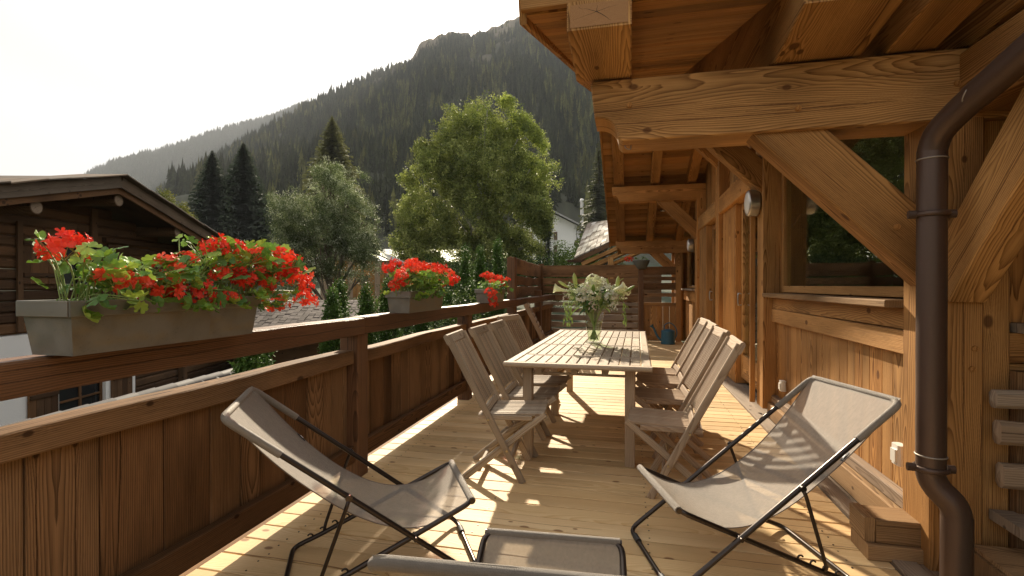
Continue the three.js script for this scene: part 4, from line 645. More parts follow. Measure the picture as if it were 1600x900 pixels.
// ---------------------------------------------------------------- vase and bouquet on the table
{
  const VX = -0.335, VZ = -4.93, v = thing('glass_vase', 'flared clear glass vase of green stems on the table', 'vase', [VX, 0.741, VZ]);
  const prof = [[0.0, 0.004], [0.075, 0.0], [0.078, 0.006], [0.06, 0.022], [0.062, 0.06], [0.075, 0.16], [0.098, 0.26], [0.122, 0.335]], glass = new THREE.MeshPhysicalMaterial({ color: lin(0.95, 0.97, 0.95), transmission: 1, thickness: 0, roughness: 0.02, ior: 1.5, side: THREE.DoubleSide });
  part('glass', new THREE.LatheGeometry(prof.map((p) => new THREE.Vector2(...p)), 40), glass, v);
  part('rim', new THREE.TorusGeometry(0.122, 0.0022, 8, 40), glass, v, [0, 0.335, 0], [Math.PI / 2, 0, 0]);
  part('foot', new THREE.TorusGeometry(0.074, 0.004, 8, 40), glass, v, [0, 0.006, 0], [Math.PI / 2, 0, 0]);
  part('water', new THREE.LatheGeometry([[0, 0.01], [0.056, 0.024], [0.06, 0.07], [0.073, 0.16], [0.085, 0.215], [0, 0.215]].map((p) => new THREE.Vector2(...p)), 32), new THREE.MeshPhysicalMaterial({ color: lin(0.85, 0.92, 0.78), transmission: 1, thickness: 0, roughness: 0.0, ior: 1.33 }), v);
  const b = thing('bouquet', 'mixed bouquet of white lilies, hydrangea and greenery in the glass vase', 'bouquet', [VX, 0.741, VZ]);
  const green = [leafMat(0.10, 0.2, 0.045), leafMat(0.2, 0.33, 0.08), leafMat(0.26, 0.36, 0.1), leafMat(0.07, 0.13, 0.05)], white = [leafMat(0.78, 0.78, 0.66, 0.3), leafMat(0.74, 0.76, 0.52, 0.3)];
  const sg = M_stem, ends = [];
  const stem = (p, r = 0.0035) => { const a = Math.atan2(p[2], p[0]), q = rr(0.015, 0.045); part('stem', tube([[-Math.cos(a) * q, 0.03, -Math.sin(a) * q], [Math.cos(a) * 0.02, 0.2, Math.sin(a) * 0.02], [Math.cos(a) * 0.085, 0.335, Math.sin(a) * 0.085], [p[0] * 0.75, 0.335 + (p[1] - 0.335) * 0.6, p[2] * 0.75], p], r, 14, 6), pick([sg, plain(0.14, 0.24, 0.05, 0.6)]), b); };
  const cluster = UMBELS.map(() => 0) && [0, 1].map(() => { const l = []; for (let i = 0; i < 46; i++) { const y = rr(-0.3, 1), a = i * 2.4, q = Math.sqrt(Math.max(0, 1 - y * y)), d = V(Math.cos(a) * q, y, Math.sin(a) * q), g = floret(4, 0.016, 0.015, 0.2); g.applyQuaternion(new THREE.Quaternion().setFromUnitVectors(V(0, 1, 0), d)); g.translate(d.x * 0.055, d.y * 0.05, d.z * 0.055); l.push(g); } const g = merge(l); g.computeVertexNormals(); return g; });
  for (const [p, s] of [[[0.0, 0.6, 0.05], 1], [[-0.09, 0.5, 0.09], 1.1], [[0.0, 0.46, 0.13], 1.1], [[0.11, 0.52, 0.05], 0.9], [[0.23, 0.5, 0.03], 0.7], [[0.3, 0.5, -0.02], 0.7], [[-0.1, 0.44, 0.17], 0.8], [[0.06, 0.58, -0.05], 0.9], [[-0.18, 0.46, -0.06], 1], [[0.17, 0.45, 0.12], 0.9], [[-0.02, 0.54, 0.1], 1.0]]) { part('hydrangea_head', pick(cluster), pick(white), b, p, [rr(-0.4, 0.6), rr(0, 6), rr(-0.4, 0.4)]).scale.setScalar(s * 1.25); stem(p); }
  const trumpet = new THREE.LatheGeometry([[0.004, 0], [0.012, 0.03], [0.016, 0.08], [0.03, 0.13], [0.05, 0.155]].map((p) => new THREE.Vector2(...p)), 18), bud = new THREE.LatheGeometry([[0.004, 0], [0.014, 0.03], [0.018, 0.075], [0.014, 0.11], [0.0, 0.135]].map((p) => new THREE.Vector2(...p)), 12);
  for (const [p, rx, rz, s] of [[[-0.23, 0.5, 0.06], 0.3, 1.35, 1], [[0.17, 0.5, 0.1], 0.5, -1.1, 0.9]]) { part('lily', trumpet, white[1], b, p, [rx, 0, rz]).scale.setScalar(s); stem(p); }
  for (const [p, rx, rz, s] of [[[-0.17, 0.52, 0.02], 0.1, 0.12, 1.25], [[0.22, 0.5, 0.03], 0.1, -0.1, 1.15], [[-0.25, 0.54, 0], 0.1, 1.0, 0.9], [[-0.1, 0.52, -0.04], 0, -0.3, 0.9], [[0.3, 0.5, 0.02], 0, -1.0, 0.8], [[0.14, 0.54, -0.05], 0, 0.2, 0.7]]) { part('lily_bud', bud, pick([green[2], leafMat(0.45, 0.5, 0.2)]), b, p, [rx, 0, rz]).scale.setScalar(s); stem(p); }
  const blade = (() => { const g = new THREE.PlaneGeometry(1, 0.24, 6, 2), p = g.attributes.position; for (let i = 0; i < p.count; i++) { const x = p.getX(i) + 0.5, y = p.getY(i); p.setXYZ(i, x, -0.35 * x * x + Math.abs(y) * 0.3, y * Math.sin(Math.PI * Math.min(1, x * 0.9 + 0.08)) * 1.1); } g.computeVertexNormals(); return g; })();
  for (let i = 0; i < 150; i++) { const a = rr(0, 6.28), e = rr(-0.3, 1.2), p = [Math.cos(a) * rr(0.02, 0.17), rr(0.34, 0.5), Math.sin(a) * rr(0.02, 0.17)]; part('leaf', blade, pick(green), b, p, [0, -a + rr(-0.4, 0.4), e]).scale.set(rr(0.09, 0.2), 0.16, rr(0.12, 0.2)); }
  for (let i = 0; i < 30; i++) { const a = rr(0, 6.28), R = rr(0.18, 0.36), p = [Math.cos(a) * R, rr(0.36, 0.56), Math.sin(a) * R]; stem(p, 0.0016); const l = []; for (let k = 0; k < 22; k++) { const f = rnd(), q = new THREE.IcosahedronGeometry(rr(0.004, 0.009), 0); q.translate(rr(-0.035, 0.035), rr(-0.05, 0.04), rr(-0.035, 0.035)); l.push(q); } part('filler_sprig', merge(l), pick([white[0], plain(0.5, 0.42, 0.34), plain(0.35, 0.42, 0.18)]), b, p); }
  for (const [x, z] of [[-0.24, 0.1], [-0.2, 0.12], [0.27, 0.08]]) { const pts = [[x * 0.5, 0.4, z], [x, 0.42, z], [x * 1.12, 0.3, z], [x * 1.14, 0.2, z]], tr = part('trailing_sprig', tube(pts, 0.002, 12, 5), sg, b); for (let k = 0; k < 16; k++) { const m = part('leaf', blade, green[2], tr, [x * 1.1 + rr(-0.02, 0.02), 0.2 + k * 0.013, z + rr(-0.02, 0.02)], [0, rr(0, 6), -0.9]); m.scale.set(0.045, 0.05, 0.07); } }
}
{ // pot of geraniums on the gatepost
  const pot = thing('flower_pot', 'grey green bowl on top of the gate post', 'flower pot', [0.275, 1.682, -12.13]);
  part('bowl', new THREE.LatheGeometry([[0, 0], [0.1, 0], [0.17, 0.12], [0.2, 0.2], [0.19, 0.2], [0.0, 0.17]].map((p) => new THREE.Vector2(...p)), 28), plain(0.1, 0.11, 0.1, 0.7), pot);
  part('rim', new THREE.TorusGeometry(0.197, 0.008, 8, 32), plain(0.12, 0.13, 0.12, 0.6), pot, [0, 0.2, 0], [Math.PI / 2, 0, 0]);
  geranium('single red geranium head in the bowl on the gate post', [0.275, 1.86, -12.13], undefined, 14, [[-0.28, 0.06, 0.05, 1.6]], 0.1, () => 0.08);
}

// ---------------------------------------------------------------- the old log chalet on the left
{
  const c = thing('log_chalet', 'old dark log chalet with white plastered ground floor behind the nearest flower box', 'chalet', [-9.5, 0, -7.63], 0.253);
  const s = 0.265, lg = () => pick(M.logs), oldGrey = M.grey.map((m) => { const c = m.clone(); c.color.multiplyScalar(0.5); return c; });
  const wall = sub('log_wall', c);
  for (let y = 0.46, i = 0; y < 2.95; y += 0.188, i++) {
    const zmax = Math.min(4.4, (3.0 - y) / s), zmin = -Math.min(3.4, (3.0 - y) / s), open = y > 1.2 && y < 2.15;
    let z = zmax; const stops = open ? [[zmax, 0.2], [-0.86, zmin]] : [[zmax, zmin + (zmax - zmin) * rr(0.25, 0.6)], null];
    if (!open) stops[1] = [stops[0][1] - 0.004, zmin];
    for (const [a, b] of stops) timber('log', wall, lg(), [-1.16 - rr(0, 0.015), y, b], [-1.0 + rr(-0.008, 0.012), y + 0.185, a], 'z', { ch: 0.035, n: 6, wob: 0.006 });
  }
  for (let y = -2.4; y < 0.45; y += 0.19) timber('log', wall, lg(), [-1.3, y, -7.5], [-1.14, y + 0.187, -1.77], 'z', { ch: 0.035, n: 4, wob: 0.006 });
  timber('corner_post', c, M.logs[4], [-1.1, -3.3, -3.56], [-0.96, 0.44, -3.4], 'y'); timber('corner_post', c, M.logs[0], [-0.99, 0.5, 0.95], [-0.95, 2.4, 1.05], 'y');
  timber('king_post', c, M.logs[0], [-0.985, 2.2, -0.62], [-0.93, 2.85, -0.48], 'y');
  const W = plain(0.82, 0.81, 0.79, 0.9), pl = sub('plaster_wall', c);
  for (const [a, b, z0, z1] of [[-3.6, -1.34, -1.75, 4.4], [-0.52, 0.445, -1.75, 4.4], [-1.338, -0.522, 0.205, 4.4], [-1.338, -0.522, -1.75, -0.905]]) part('plaster', bx(0.3, b - a, z1 - z0), W, pl, [-1.16, (a + b) / 2, (z0 + z1) / 2]);
  const dark = plain(0.02, 0.022, 0.024, 0.12);
  const win = (y0, y1, z0, z1, flowers) => { const w = sub('window', c, [-1.1, y0, (z0 + z1) / 2]), L = z1 - z0, h = y1 - y0, f = flowers ? M.logs[2] : M.logs[0]; part('pane', bx(0.01, h, L), dark, w, [-0.02, h / 2, 0]); for (const z of [-L / 2 + 0.03, 0, L / 2 - 0.03]) timber('frame', w, f, [0, 0, z - 0.028], [0.03, h, z + 0.028], 'y'); timber('frame', w, f, [0.002, h - 0.06, -L / 2], [0.034, h, L / 2], 'z'); timber('frame', w, f, [0.002, h * 0.5 - 0.02, -L / 2], [0.026, h * 0.5 + 0.02, L / 2], 'z'); timber('sill', w, M.logs[0], [0, -0.05, -L / 2 - 0.06], [0.24, -0.005, L / 2 + 0.06], 'z'); return w; };
  win(1.33, 2.18, -0.86, 0.2); const w2 = win(-1.33, -0.53, -0.9, 0.2, true);
  const shutter = (y0, y1, z0, z1, x) => { const g = sub('shutter', c, [x, y0, z0]); const n = 4, b = (z1 - z0) / n; for (let i = 0; i < n; i++) timber('board', g, lg(), [0, 0, i * b + 0.002], [0.028, y1 - y0, (i + 1) * b - 0.002], 'y'); for (const f of [0.14, 0.8]) timber('batten', g, M.logs[3], [0.03, f * (y1 - y0), 0.02], [0.055, f * (y1 - y0) + 0.075, z1 - z0 - 0.02], 'z'); };
  shutter(1.33, 2.17, 0.3, 0.98, -0.985); shutter(1.33, 2.17, -1.5, -0.92, -0.985); shutter(1.33, 2.1, -2.75, -2.15, -0.985); shutter(-1.3, -0.58, 0.25, 0.85, -1.0); shutter(-1.3, -0.58, -1.62, -1.02, -1.0);
  timber('hanging_beam', c, M.logs[3], [-1.0, 2.2, -3.2], [-0.9, 2.3, -0.8], 'z');
  for (const [y, z] of [[2.55, 1.62], [2.95, -0.1], [2.53, -1.86], [2.14, -3.3], [2.12, 3.25]]) { const p = part('purlin', new THREE.CylinderGeometry(0.105, 0.115, 3.0, 16), M.logs[0], c, [-1.62, y, z], [0, 0, Math.PI / 2]); part('end_grain', new THREE.CircleGeometry(0.1, 16), M.endgrey, p, [0, -1.503, 0], [Math.PI / 2, 0, 0]); }
  const roof = sub('roof', c);
  for (const k of [1, -1]) {
    const e = k > 0 ? 4.8 : 4.3, yA = 3.12, P = (z, o) => [o[0], yA - s * z + o[1], k * z];
    strut('roof_boarding', roof, M.logs[3], P(0.0, [-4.6, 0.1]), P(e, [-4.6, 0.1]), 0.06, 9.0, V(0, 1, 0), { n: 3 });
    strut('barge_board', roof, oldGrey[k > 0 ? 0 : 2], P(0.0, [0.0, 0.165]), P(e, [0.0, 0.165]), 0.2, 0.035, V(0, 1, 0), { n: 10, wane: 0.006 });
    strut('barge_board', roof, M.logs[2], P(0.0, [-0.06, 0.01]), P(e, [-0.06, 0.01]), 0.13, 0.04, V(0, 1, 0), { n: 10, wane: 0.008 });
    for (let z = 0; z < e; ) { const L = rr(0.35, 0.8), m = strut('roof_shingle', roof, pick(oldGrey), P(z, [-0.32, 0.302 + rr(-0.012, 0.012)]), P(Math.min(e + 0.1, z + L), [-0.32, 0.292 + rr(-0.012, 0.012)]), 0.03, 0.9, V(0, 1, 0), { ch: 0.006 }); z += L; }
    strut('roof_covering', roof, oldGrey[1], P(0, [-4.9, 0.26]), P(e, [-4.9, 0.26]), 0.04, 8.2, V(0, 1, 0));
  }
  // flowers in the lower window's box
  const f = thing('window_flowers', 'small white and red flowers in the ground floor window of the log chalet', 'flowers', [-10.75, -1.3, -7.0]);
  const q = []; for (let i = 0; i < 90; i++) q.push(place(new THREE.IcosahedronGeometry(rr(0.012, 0.025), 0), [rr(-0.06, 0.06), rr(0.02, 0.16), rr(-0.5, 0.5)]));
  const r = []; for (let i = 0; i < 60; i++) r.push(place(new THREE.IcosahedronGeometry(rr(0.015, 0.03), 0), [rr(-0.05, 0.08), rr(0.0, 0.1), rr(-0.5, 0.5)]));
  const l = []; for (let i = 0; i < 160; i++) l.push(place(petal(0.07, 0.05), [rr(-0.08, 0.06), rr(0.0, 0.12), rr(-0.52, 0.52)], [rr(-1, 1), rr(0, 6), rr(-1, 1)]));
  const gl = merge(l); gl.computeVertexNormals(); f.rotation.y = 0.253;
  for (const [n, g, m] of [['white_bloom', merge(q), plain(0.8, 0.8, 0.75)], ['red_bloom', merge(r), plain(0.5, 0.06, 0.03)], ['foliage', gl, M_ger[1]]]) part(n, g, m, f).userData.kind = 'stuff';
}
// ---------------------------------------------------------------- roofs and houses beyond
function roofRows(parent, a, b, c, d, rows, cols, mats, th = 0.03, kind) { // a..b lower edge, d..c upper edge: overlapping slates
  const A = V(...a), B = V(...b), C = V(...c), D = V(...d), groups = mats.map(() => []), nrm = B.clone().sub(A).cross(D.clone().sub(A)).normalize(); if (nrm.y < 0) nrm.negate();
  for (let i = 0; i < rows; i++) for (let j = 0; j < cols; j++) {
    const P = (u, v) => A.clone().lerp(B, u).lerp(D.clone().lerp(C, u), v), u0 = j / cols + rr(-0.1, 0.1) / cols, u1 = (j + 1) / cols + rr(-0.1, 0.02) / cols, v0 = i / rows - rr(0, 0.15) / rows, v1 = (i + 1.15) / rows, p = P((u0 + u1) / 2, (v0 + v1) / 2);
    const x = P(u1, v0).sub(P(u0, v0)), y = P((u0 + u1) / 2, v1).sub(P((u0 + u1) / 2, v0)), g = bx(x.length() * 0.97, y.length(), th * rr(0.7, 1.3)), X = x.normalize(), Z = nrm, Y = Z.clone().cross(X);
    g.applyMatrix4(new THREE.Matrix4().makeBasis(X, Y, Z)); g.rotateX(0); g.translate(p.x + nrm.x * th * (1.2 - 0.5 * (i % 2 ? 0.3 : 0)), p.y + nrm.y * th * (1.2 + rr(-0.2, 0.2)), p.z + nrm.z * th); pick(groups).push(g);
  }
  groups.forEach((g, k) => { if (g.length) { const m = part('roof_slates', merge(g), mats[k], parent); if (rows * cols > 300 || kind) m.userData.kind = 'stuff'; } });
  const base = new THREE.BufferGeometry(); base.setAttribute('position', new THREE.Float32BufferAttribute([...a, ...b, ...c, ...a, ...c, ...d], 3)); base.computeVertexNormals(); part('roof_deck', base, plain(0.06, 0.05, 0.045, 0.9, 0, { side: THREE.DoubleSide }), parent);
}
const M_slate = [plain(0.26, 0.21, 0.17, 0.85), plain(0.34, 0.29, 0.25, 0.8), plain(0.17, 0.13, 0.1, 0.9), plain(0.42, 0.38, 0.34, 0.75)];
{
  const s = thing('slate_roofed_house', 'house with rough stone slate roof and timber eaves beyond the screen', 'house', [0, 0, 0]);
  roofRows(s, [-2.05, 2.35, -19.6], [0.4, 3.4, -19.0], [0.4, 4.4, -23.6], [-1.95, 4.25, -24.6], 15, 12, M_slate, 0.045, true);
  strut('fascia', s, M.logs[0], [-2.1, 2.24, -19.55], [0.4, 3.3, -18.95], 0.17, 0.05); strut('rafter', s, M.honey[4], [-1.75, 2.12, -19.5], [0.4, 3.05, -19.0], 0.14, 0.3); strut('rafter', s, M.honey[0], [-1.5, 1.98, -19.6], [0.4, 2.8, -19.1], 0.16, 0.3); strut('rafter', s, M.honey[2], [-1.0, 1.95, -19.7], [0.4, 2.55, -19.2], 0.1, 0.3);
  timber('wall', s, M.logs[2], [-1.6, -2.2, -20.0], [1.2, 2.0, -19.8], 'x', { n: 4 }); timber('post', s, M.honey[0], [-0.78, 1.5, -19.3], [-0.58, 2.35, -19.1], 'y'); timber('gutter', s, M.logs[3], [-2.35, 2.2, -19.6], [-1.5, 2.3, -19.45], 'x');
}
{
  const h = thing('white_house', 'tall white gabled house with brown shuttered windows behind the birch', 'house', [-14.8, 0, -94]);
  const wm = plain(0.86, 0.85, 0.82, 0.9), s = new THREE.Shape(); s.moveTo(-5.3, -2); s.lineTo(5.3, -2); s.lineTo(5.3, 12.6); s.lineTo(0, 15.4); s.lineTo(-5.3, 12.6); s.closePath();
  part('wall', new THREE.ExtrudeGeometry(s, { depth: 13, bevelEnabled: false }), wm, h, [0, 0, -13.4]);
  for (const k of [-1, 1]) { strut('roof', h, plain(0.34, 0.33, 0.32, 0.6), [0, 15.75, -6.3], [k * 6.3, 12.4, -6.3], 0.25, 15); }
  for (const y of [5.6, 8.1, 10.7]) for (const x of [-3.6, -1.0, 1.15]) { const w = sub('window', h, [x, y, -0.38]); part('shutter', bx(0.72, 1.6, 0.08), plain(0.13, 0.085, 0.05, 0.8), w, [0, 0, 0.02]); for (let i = 0; i < 6; i++) part('louvre', bx(0.66, 0.06, 0.05), plain(0.2, 0.14, 0.09, 0.8), w, [0, -0.62 + i * 0.25, 0.07]); part('sill', bx(0.95, 0.1, 0.2), wm, w, [0, -0.86, 0.1]); }
  part('downpipe', new THREE.CylinderGeometry(0.09, 0.09, 12, 8), plain(0.3, 0.29, 0.28, 0.5), h, [5.2, 6.2, -0.25]);
  for (const x of [1.9, 4.7]) part('bracket', bx(0.2, 0.5, 0.4), wm, h, [x, 14.9 - x * 0.53 - 0.2, -0.2]);
  const b = part('annex_wall', bx(5, 14, 7), plain(0.3, 0.29, 0.27, 0.9), h, [8.2, 4.2, -8]); part('annex_roof', bx(6, 0.25, 8), plain(0.4, 0.39, 0.38, 0.55), h, [8.8, 11.9, -8], [0.25, 0, 0]);
  const ch = part('chimney', new THREE.CylinderGeometry(0.3, 0.33, 5.6, 14), plain(0.6, 0.58, 0.55, 0.6), h, [6.0, 14.6, -2]); part('chimney_cowl', new THREE.SphereGeometry(0.42, 14, 10), plain(0.7, 0.69, 0.67, 0.5), ch, [0, 2.9, 0]);
}
{
  const b = thing('plank_barn', 'ochre plank barn seen under the silvery tree', 'barn', [-20.5, 0, -34.5], 0.2);
  for (let x = -2.6; x < 2.6; x += 0.42) timber('plank', b, pick([M.honey[0], M.honey[1], M.honey[4], M.grey[5]]), [x, -2, 0], [x + 0.41, 3.2, 0.1], 'y');
  part('wall', bx(5.2, 5.2, 4), plain(0.2, 0.15, 0.09, 0.9), b, [0, 0.6, -2.05]);
  for (const k of [-1, 1]) strut('roof', b, plain(0.42, 0.4, 0.38, 0.6), [0, 4.5, -1.8], [k * 3.2, 3.1, -1.8], 0.12, 5); timber('post', b, M.grey[0], [0.6, -2, 0.11], [0.75, 3.2, 0.25], 'y');
  const far = (label, x, y, z, w, turn) => { const h = thing('far_house', label, 'house', [x, y, z], turn); part('wall', bx(w, 4, 7), plain(0.45, 0.38, 0.3, 0.9), h, [0, -1.2, -3.5]); for (const k of [-1, 1]) strut('roof', h, plain(0.55, 0.53, 0.5, 0.55), [0, 2.4, k * 0 - 3.5 + 0], [0, 0.6, -3.5 + k * 4.3], 0.15, w + 1, V(0, 1, 0)); for (const q of [-0.3, 0.05, 0.33]) { const wn = sub('window', h, [q * w, -0.7, 0.01]); part('frame', bx(0.9, 1.2, 0.06), plain(0.12, 0.07, 0.04), wn); part('pane', bx(0.7, 1, 0.02), plain(0.03, 0.035, 0.04, 0.1), wn, [0, 0, 0.04]); } part('chimney', bx(0.6, 1.4, 0.6), plain(0.4, 0.36, 0.32), h, [w * 0.2, 2.3, -4]); };
  far('far house with pale roof left of the birch trunk, behind the middle flower box', -25.6, 3.4, -55, 6, 0.3); far('far house with pale roof farther right behind the birch', -19.0, 3.5, -58, 8, 0.1); far('far gabled house with pale roof edge beside the silvery tree', -21.6, 2.6, -43, 2.6, 1.5);
}
{
  const s = thing('shingle_shed', 'low shed with brown grey shingle roof below the railing', 'shed', [0, 0, 0]);
  roofRows(s, [-12.0, -0.2, -11.6], [-7.6, -0.2, -12.6], [-8.4, 0.75, -15.2], [-12.8, 0.75, -14.2], 22, 24, [plain(0.12, 0.095, 0.075, 0.9), plain(0.09, 0.07, 0.055, 0.9), plain(0.15, 0.12, 0.1, 0.9)], 0.035, true);
  timber('wall', s, M.logs[2], [-11.8, -3.2, -14.5], [-7.9, -0.2, -12.9], 'x');
  const t = thing('tiled_lean_to', 'dark lean-to with scalloped tile ridge just outside the railing', 'lean-to', [-5.5, 0, -4.4], 0.12);
  const dk = plain(0.055, 0.048, 0.045, 0.75), dk2 = plain(0.08, 0.07, 0.062, 0.7);
  for (const k of [-1, 1]) strut('roof', t, dk, [0, -0.02, 0], [k * 1.3, -0.55, 0], 0.05, 5.2);
  const cap = new THREE.CylinderGeometry(0.085, 0.095, 0.3, 12, 1, false), roll = new THREE.CylinderGeometry(0.04, 0.045, 1.36, 8);
  for (let i = 0; i < 19; i++) { part('ridge_tile', cap, i % 3 ? dk : dk2, t, [0, -0.02, -2.55 + i * 0.28], [Math.PI / 2, 0, 0]); for (const k of [-1, 1]) part('tile_roll', roll, i % 2 ? dk : dk2, t, [k * 0.66, -0.255, -2.55 + i * 0.28], [0, 0, k * (Math.PI / 2 - 0.39)]); }
  timber('wall', t, M.logs[0], [-1.1, -3.4, -2.5], [1.1, -0.6, 2.5], 'z');
}

// ---------------------------------------------------------------- trees and shrubs
function leafClump(n, len, wid, s) {                               // small leaves facing every way inside a unit ball
  const P = [], q = (i) => hash2(i, s, 41) * 2 - 1;
  for (let i = 0; i < n; i++) { const g = place(petal(len * (0.8 + 0.3 * q(i + 900)), wid), [q(i) * 0.5, q(i + 100) * 0.5, q(i + 200) * 0.5], [q(i + 300) * 1.4, q(i + 400) * 3.14, q(i + 500) * 1.4]).toNonIndexed(); P.push(...g.attributes.position.array); }
  const g = new THREE.BufferGeometry(); g.setAttribute('position', new THREE.Float32BufferAttribute(P, 3)); g.computeVertexNormals(); return g;
}
const CLUMPS = [leafClump(14, 0.34, 0.24, 1), leafClump(14, 0.34, 0.22, 2)], NARROW = [leafClump(16, 0.4, 0.13, 3), leafClump(16, 0.38, 0.14, 4)], SPRAY = [leafClump(12, 0.5, 0.16, 5), leafClump(12, 0.5, 0.16, 6)];
const M_leaf = new THREE.MeshPhysicalMaterial({ roughness: 0.5, transmission: 0.5, thickness: 0, side: THREE.DoubleSide, specularIntensity: 0.15 });
const M_bark = plain(0.12, 0.09, 0.065, 0.95), M_birch = (() => { const W = 128, d = new Uint8Array(W * W * 4); for (let j = 0; j < W; j++) for (let i = 0; i < W; i++) { const n = noise(i / 30, j / 4, 7) > 0.35 ? 0.08 : 0.33 + 0.1 * noise(i / 9, j / 9, 8); d.set([toS(n), toS(n * 0.95), toS(n * 0.88), 255], (j * W + i) * 4); } const t = tex(d, W, W, true); t.repeat.set(2, 10); return new THREE.MeshStandardMaterial({ map: t, roughness: 0.85 }); })();
function broadleaf(name, label, cat, [x, y, z], { lobes, n, size, colors, trunk = 0.2, bark = M_bark, clumps = CLUMPS, droop = 0, group, hollow = 0.35, gap = 0.12, tufts = 0, limbsOf = lobes.length }) {
  if (tufts) { const big = lobes.slice(); for (let i = 0; i < tufts; i++) { const [lx, ly, lz, rh, rv, tone = 1] = pick(big), a = rr(0, 6.283), u = rr(-0.5, 1), q = Math.sqrt(1 - u * u), k = rr(0.2, 0.5); lobes.push([lx + Math.cos(a) * q * rh * 1.02, ly + u * rv * 1.05, lz + Math.sin(a) * q * rh * 1.02, rh * k, rv * k * rr(0.8, 1.7), tone * rr(0.9, 1.25)]); } }
  const t = thing(name, label, cat, [x, y, z], 0, group), H0 = Math.max(...lobes.slice(0, limbsOf).map((l) => l[1])), tot = lobes.reduce((a, l) => a + l[3] * l[4], 0), lists = clumps.map(() => []), sd = Math.floor(rr(0, 999));
  for (const [lx, ly, lz, rh, rv, tone = 1] of lobes) {
    const m = Math.round(n * rh * rv / tot);
    for (let i = 0; i < m; ) {
      const a = rr(0, 6.283), u = rr(-1, 1), q = Math.sqrt(1 - u * u), r = Math.cbrt(rr(hollow ** 3, 1)), bump = 1 + 0.34 * noise(a * 1.6 + lx, u * 2.4 + ly, sd) + 0.3 * noise(a * 5, u * 7, sd + 1);
      const p = [lx + Math.cos(a) * q * r * rh * bump, ly + u * r * rv * bump - droop * q * r * rh * 0.5, lz + Math.sin(a) * q * r * rh * bump];
      i++; if (fbm(p[0] / (size * 2.7) + p[2] / (size * 3.4), p[1] / (size * 2.2) - p[2] / (size * 3), sd + 3, 2) < -0.5 + gap * 2.2) continue;
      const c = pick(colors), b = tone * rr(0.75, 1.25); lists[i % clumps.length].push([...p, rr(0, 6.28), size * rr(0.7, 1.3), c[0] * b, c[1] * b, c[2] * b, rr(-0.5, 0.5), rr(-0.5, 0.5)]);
    }
  }
  const limbs = [tube([[0, -0.3, 0], [trunk * 0.3, H0 * 0.3, 0], [-trunk * 0.4, H0 * 0.6, trunk * 0.3], [0, H0, 0]], trunk, 12, 10)];
  const pos = limbs[0].attributes.position; for (let i = 0; i < pos.count; i++) { const f = Math.max(0.2, 1.05 - pos.getY(i) / (H0 * 1.15)), k = Math.floor(i / 11) / 12, cx = 0; pos.setX(i, pos.getX(i) * (0.35 + 0.65 * f)); pos.setZ(i, pos.getZ(i) * (0.35 + 0.65 * f)); }
  for (const [lx, ly, lz, rh] of lobes.slice(0, limbsOf)) for (let k = 0; k < 2; k++) limbs.push(tube([[0, Math.max(0.2, ly * 0.45), 0], [lx * 0.5 + rr(-0.2, 0.2), ly * 0.75, lz * 0.5], [lx + rr(-0.4, 0.4) * rh, ly + rr(0, 0.4) * rh, lz + rr(-0.4, 0.4) * rh]], trunk * 0.2, 8, 6));
  part('trunk', merge(limbs), bark, t);
  lists.forEach((l, i) => instances('crown', clumps[i], M_leaf, l, t, 'stuff'));
  return t;
}
// big birch behind the deck
broadleaf('birch_tree', 'large light green birch in the middle, below the peak', 'tree', [-13.9, 0.2, -46], { n: 42000, size: 0.5, tufts: 34, trunk: 0.32, bark: M_birch, droop: 0.3, gap: 0.25, hollow: 0.4, colors: [[0.42, 0.46, 0.14], [0.33, 0.37, 0.11], [0.52, 0.55, 0.2], [0.2, 0.25, 0.08]],
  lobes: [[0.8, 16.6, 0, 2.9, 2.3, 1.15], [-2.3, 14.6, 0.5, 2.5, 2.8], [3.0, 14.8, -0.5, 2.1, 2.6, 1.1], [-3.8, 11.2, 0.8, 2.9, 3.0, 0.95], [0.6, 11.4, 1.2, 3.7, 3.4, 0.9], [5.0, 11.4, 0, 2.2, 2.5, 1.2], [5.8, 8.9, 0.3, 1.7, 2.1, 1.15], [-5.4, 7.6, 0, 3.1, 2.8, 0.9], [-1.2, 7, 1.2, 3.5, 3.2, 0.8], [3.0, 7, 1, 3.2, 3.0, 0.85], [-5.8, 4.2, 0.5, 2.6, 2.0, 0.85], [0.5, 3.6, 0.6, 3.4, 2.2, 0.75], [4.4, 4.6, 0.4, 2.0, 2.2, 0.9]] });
// silvery tree in front of it
broadleaf('silver_leaved_tree', 'rounded silvery green tree with hanging branches left of the birch', 'tree', [-16.3, -2.6, -24.9], { n: 20000, size: 0.28, tufts: 34, trunk: 0.2, clumps: NARROW, droop: 0.5, gap: 0.24, hollow: 0.45, colors: [[0.32, 0.36, 0.19], [0.52, 0.55, 0.38], [0.2, 0.25, 0.11], [0.13, 0.17, 0.07]],
  lobes: [[-0.2, 9.3, 0, 1.5, 1.3, 1.25], [1.1, 8.8, 0, 1.2, 1.3, 1.15], [-1.5, 8.0, 0.3, 1.4, 1.3, 1.15], [1.9, 7.4, 0, 1.1, 1.5, 1.05], [-2.3, 6.6, 0.2, 1.0, 1.3, 1.1], [0, 7.2, 0.8, 1.8, 1.6, 0.85], [2.3, 6.0, 0.2, 0.85, 1.5, 0.9], [-2.7, 5.5, 0.3, 0.9, 1.2], [-0.6, 5.5, 0.8, 1.6, 1.4, 0.7], [1.3, 5.2, 0.6, 1.0, 1.5, 0.65], [-1.9, 4.4, 0.2, 0.8, 1.3, 0.75], [2.1, 4.2, 0.2, 0.7, 1.4, 0.7], [0.2, 10.2, 0, 0.6, 0.6, 1.25]] });
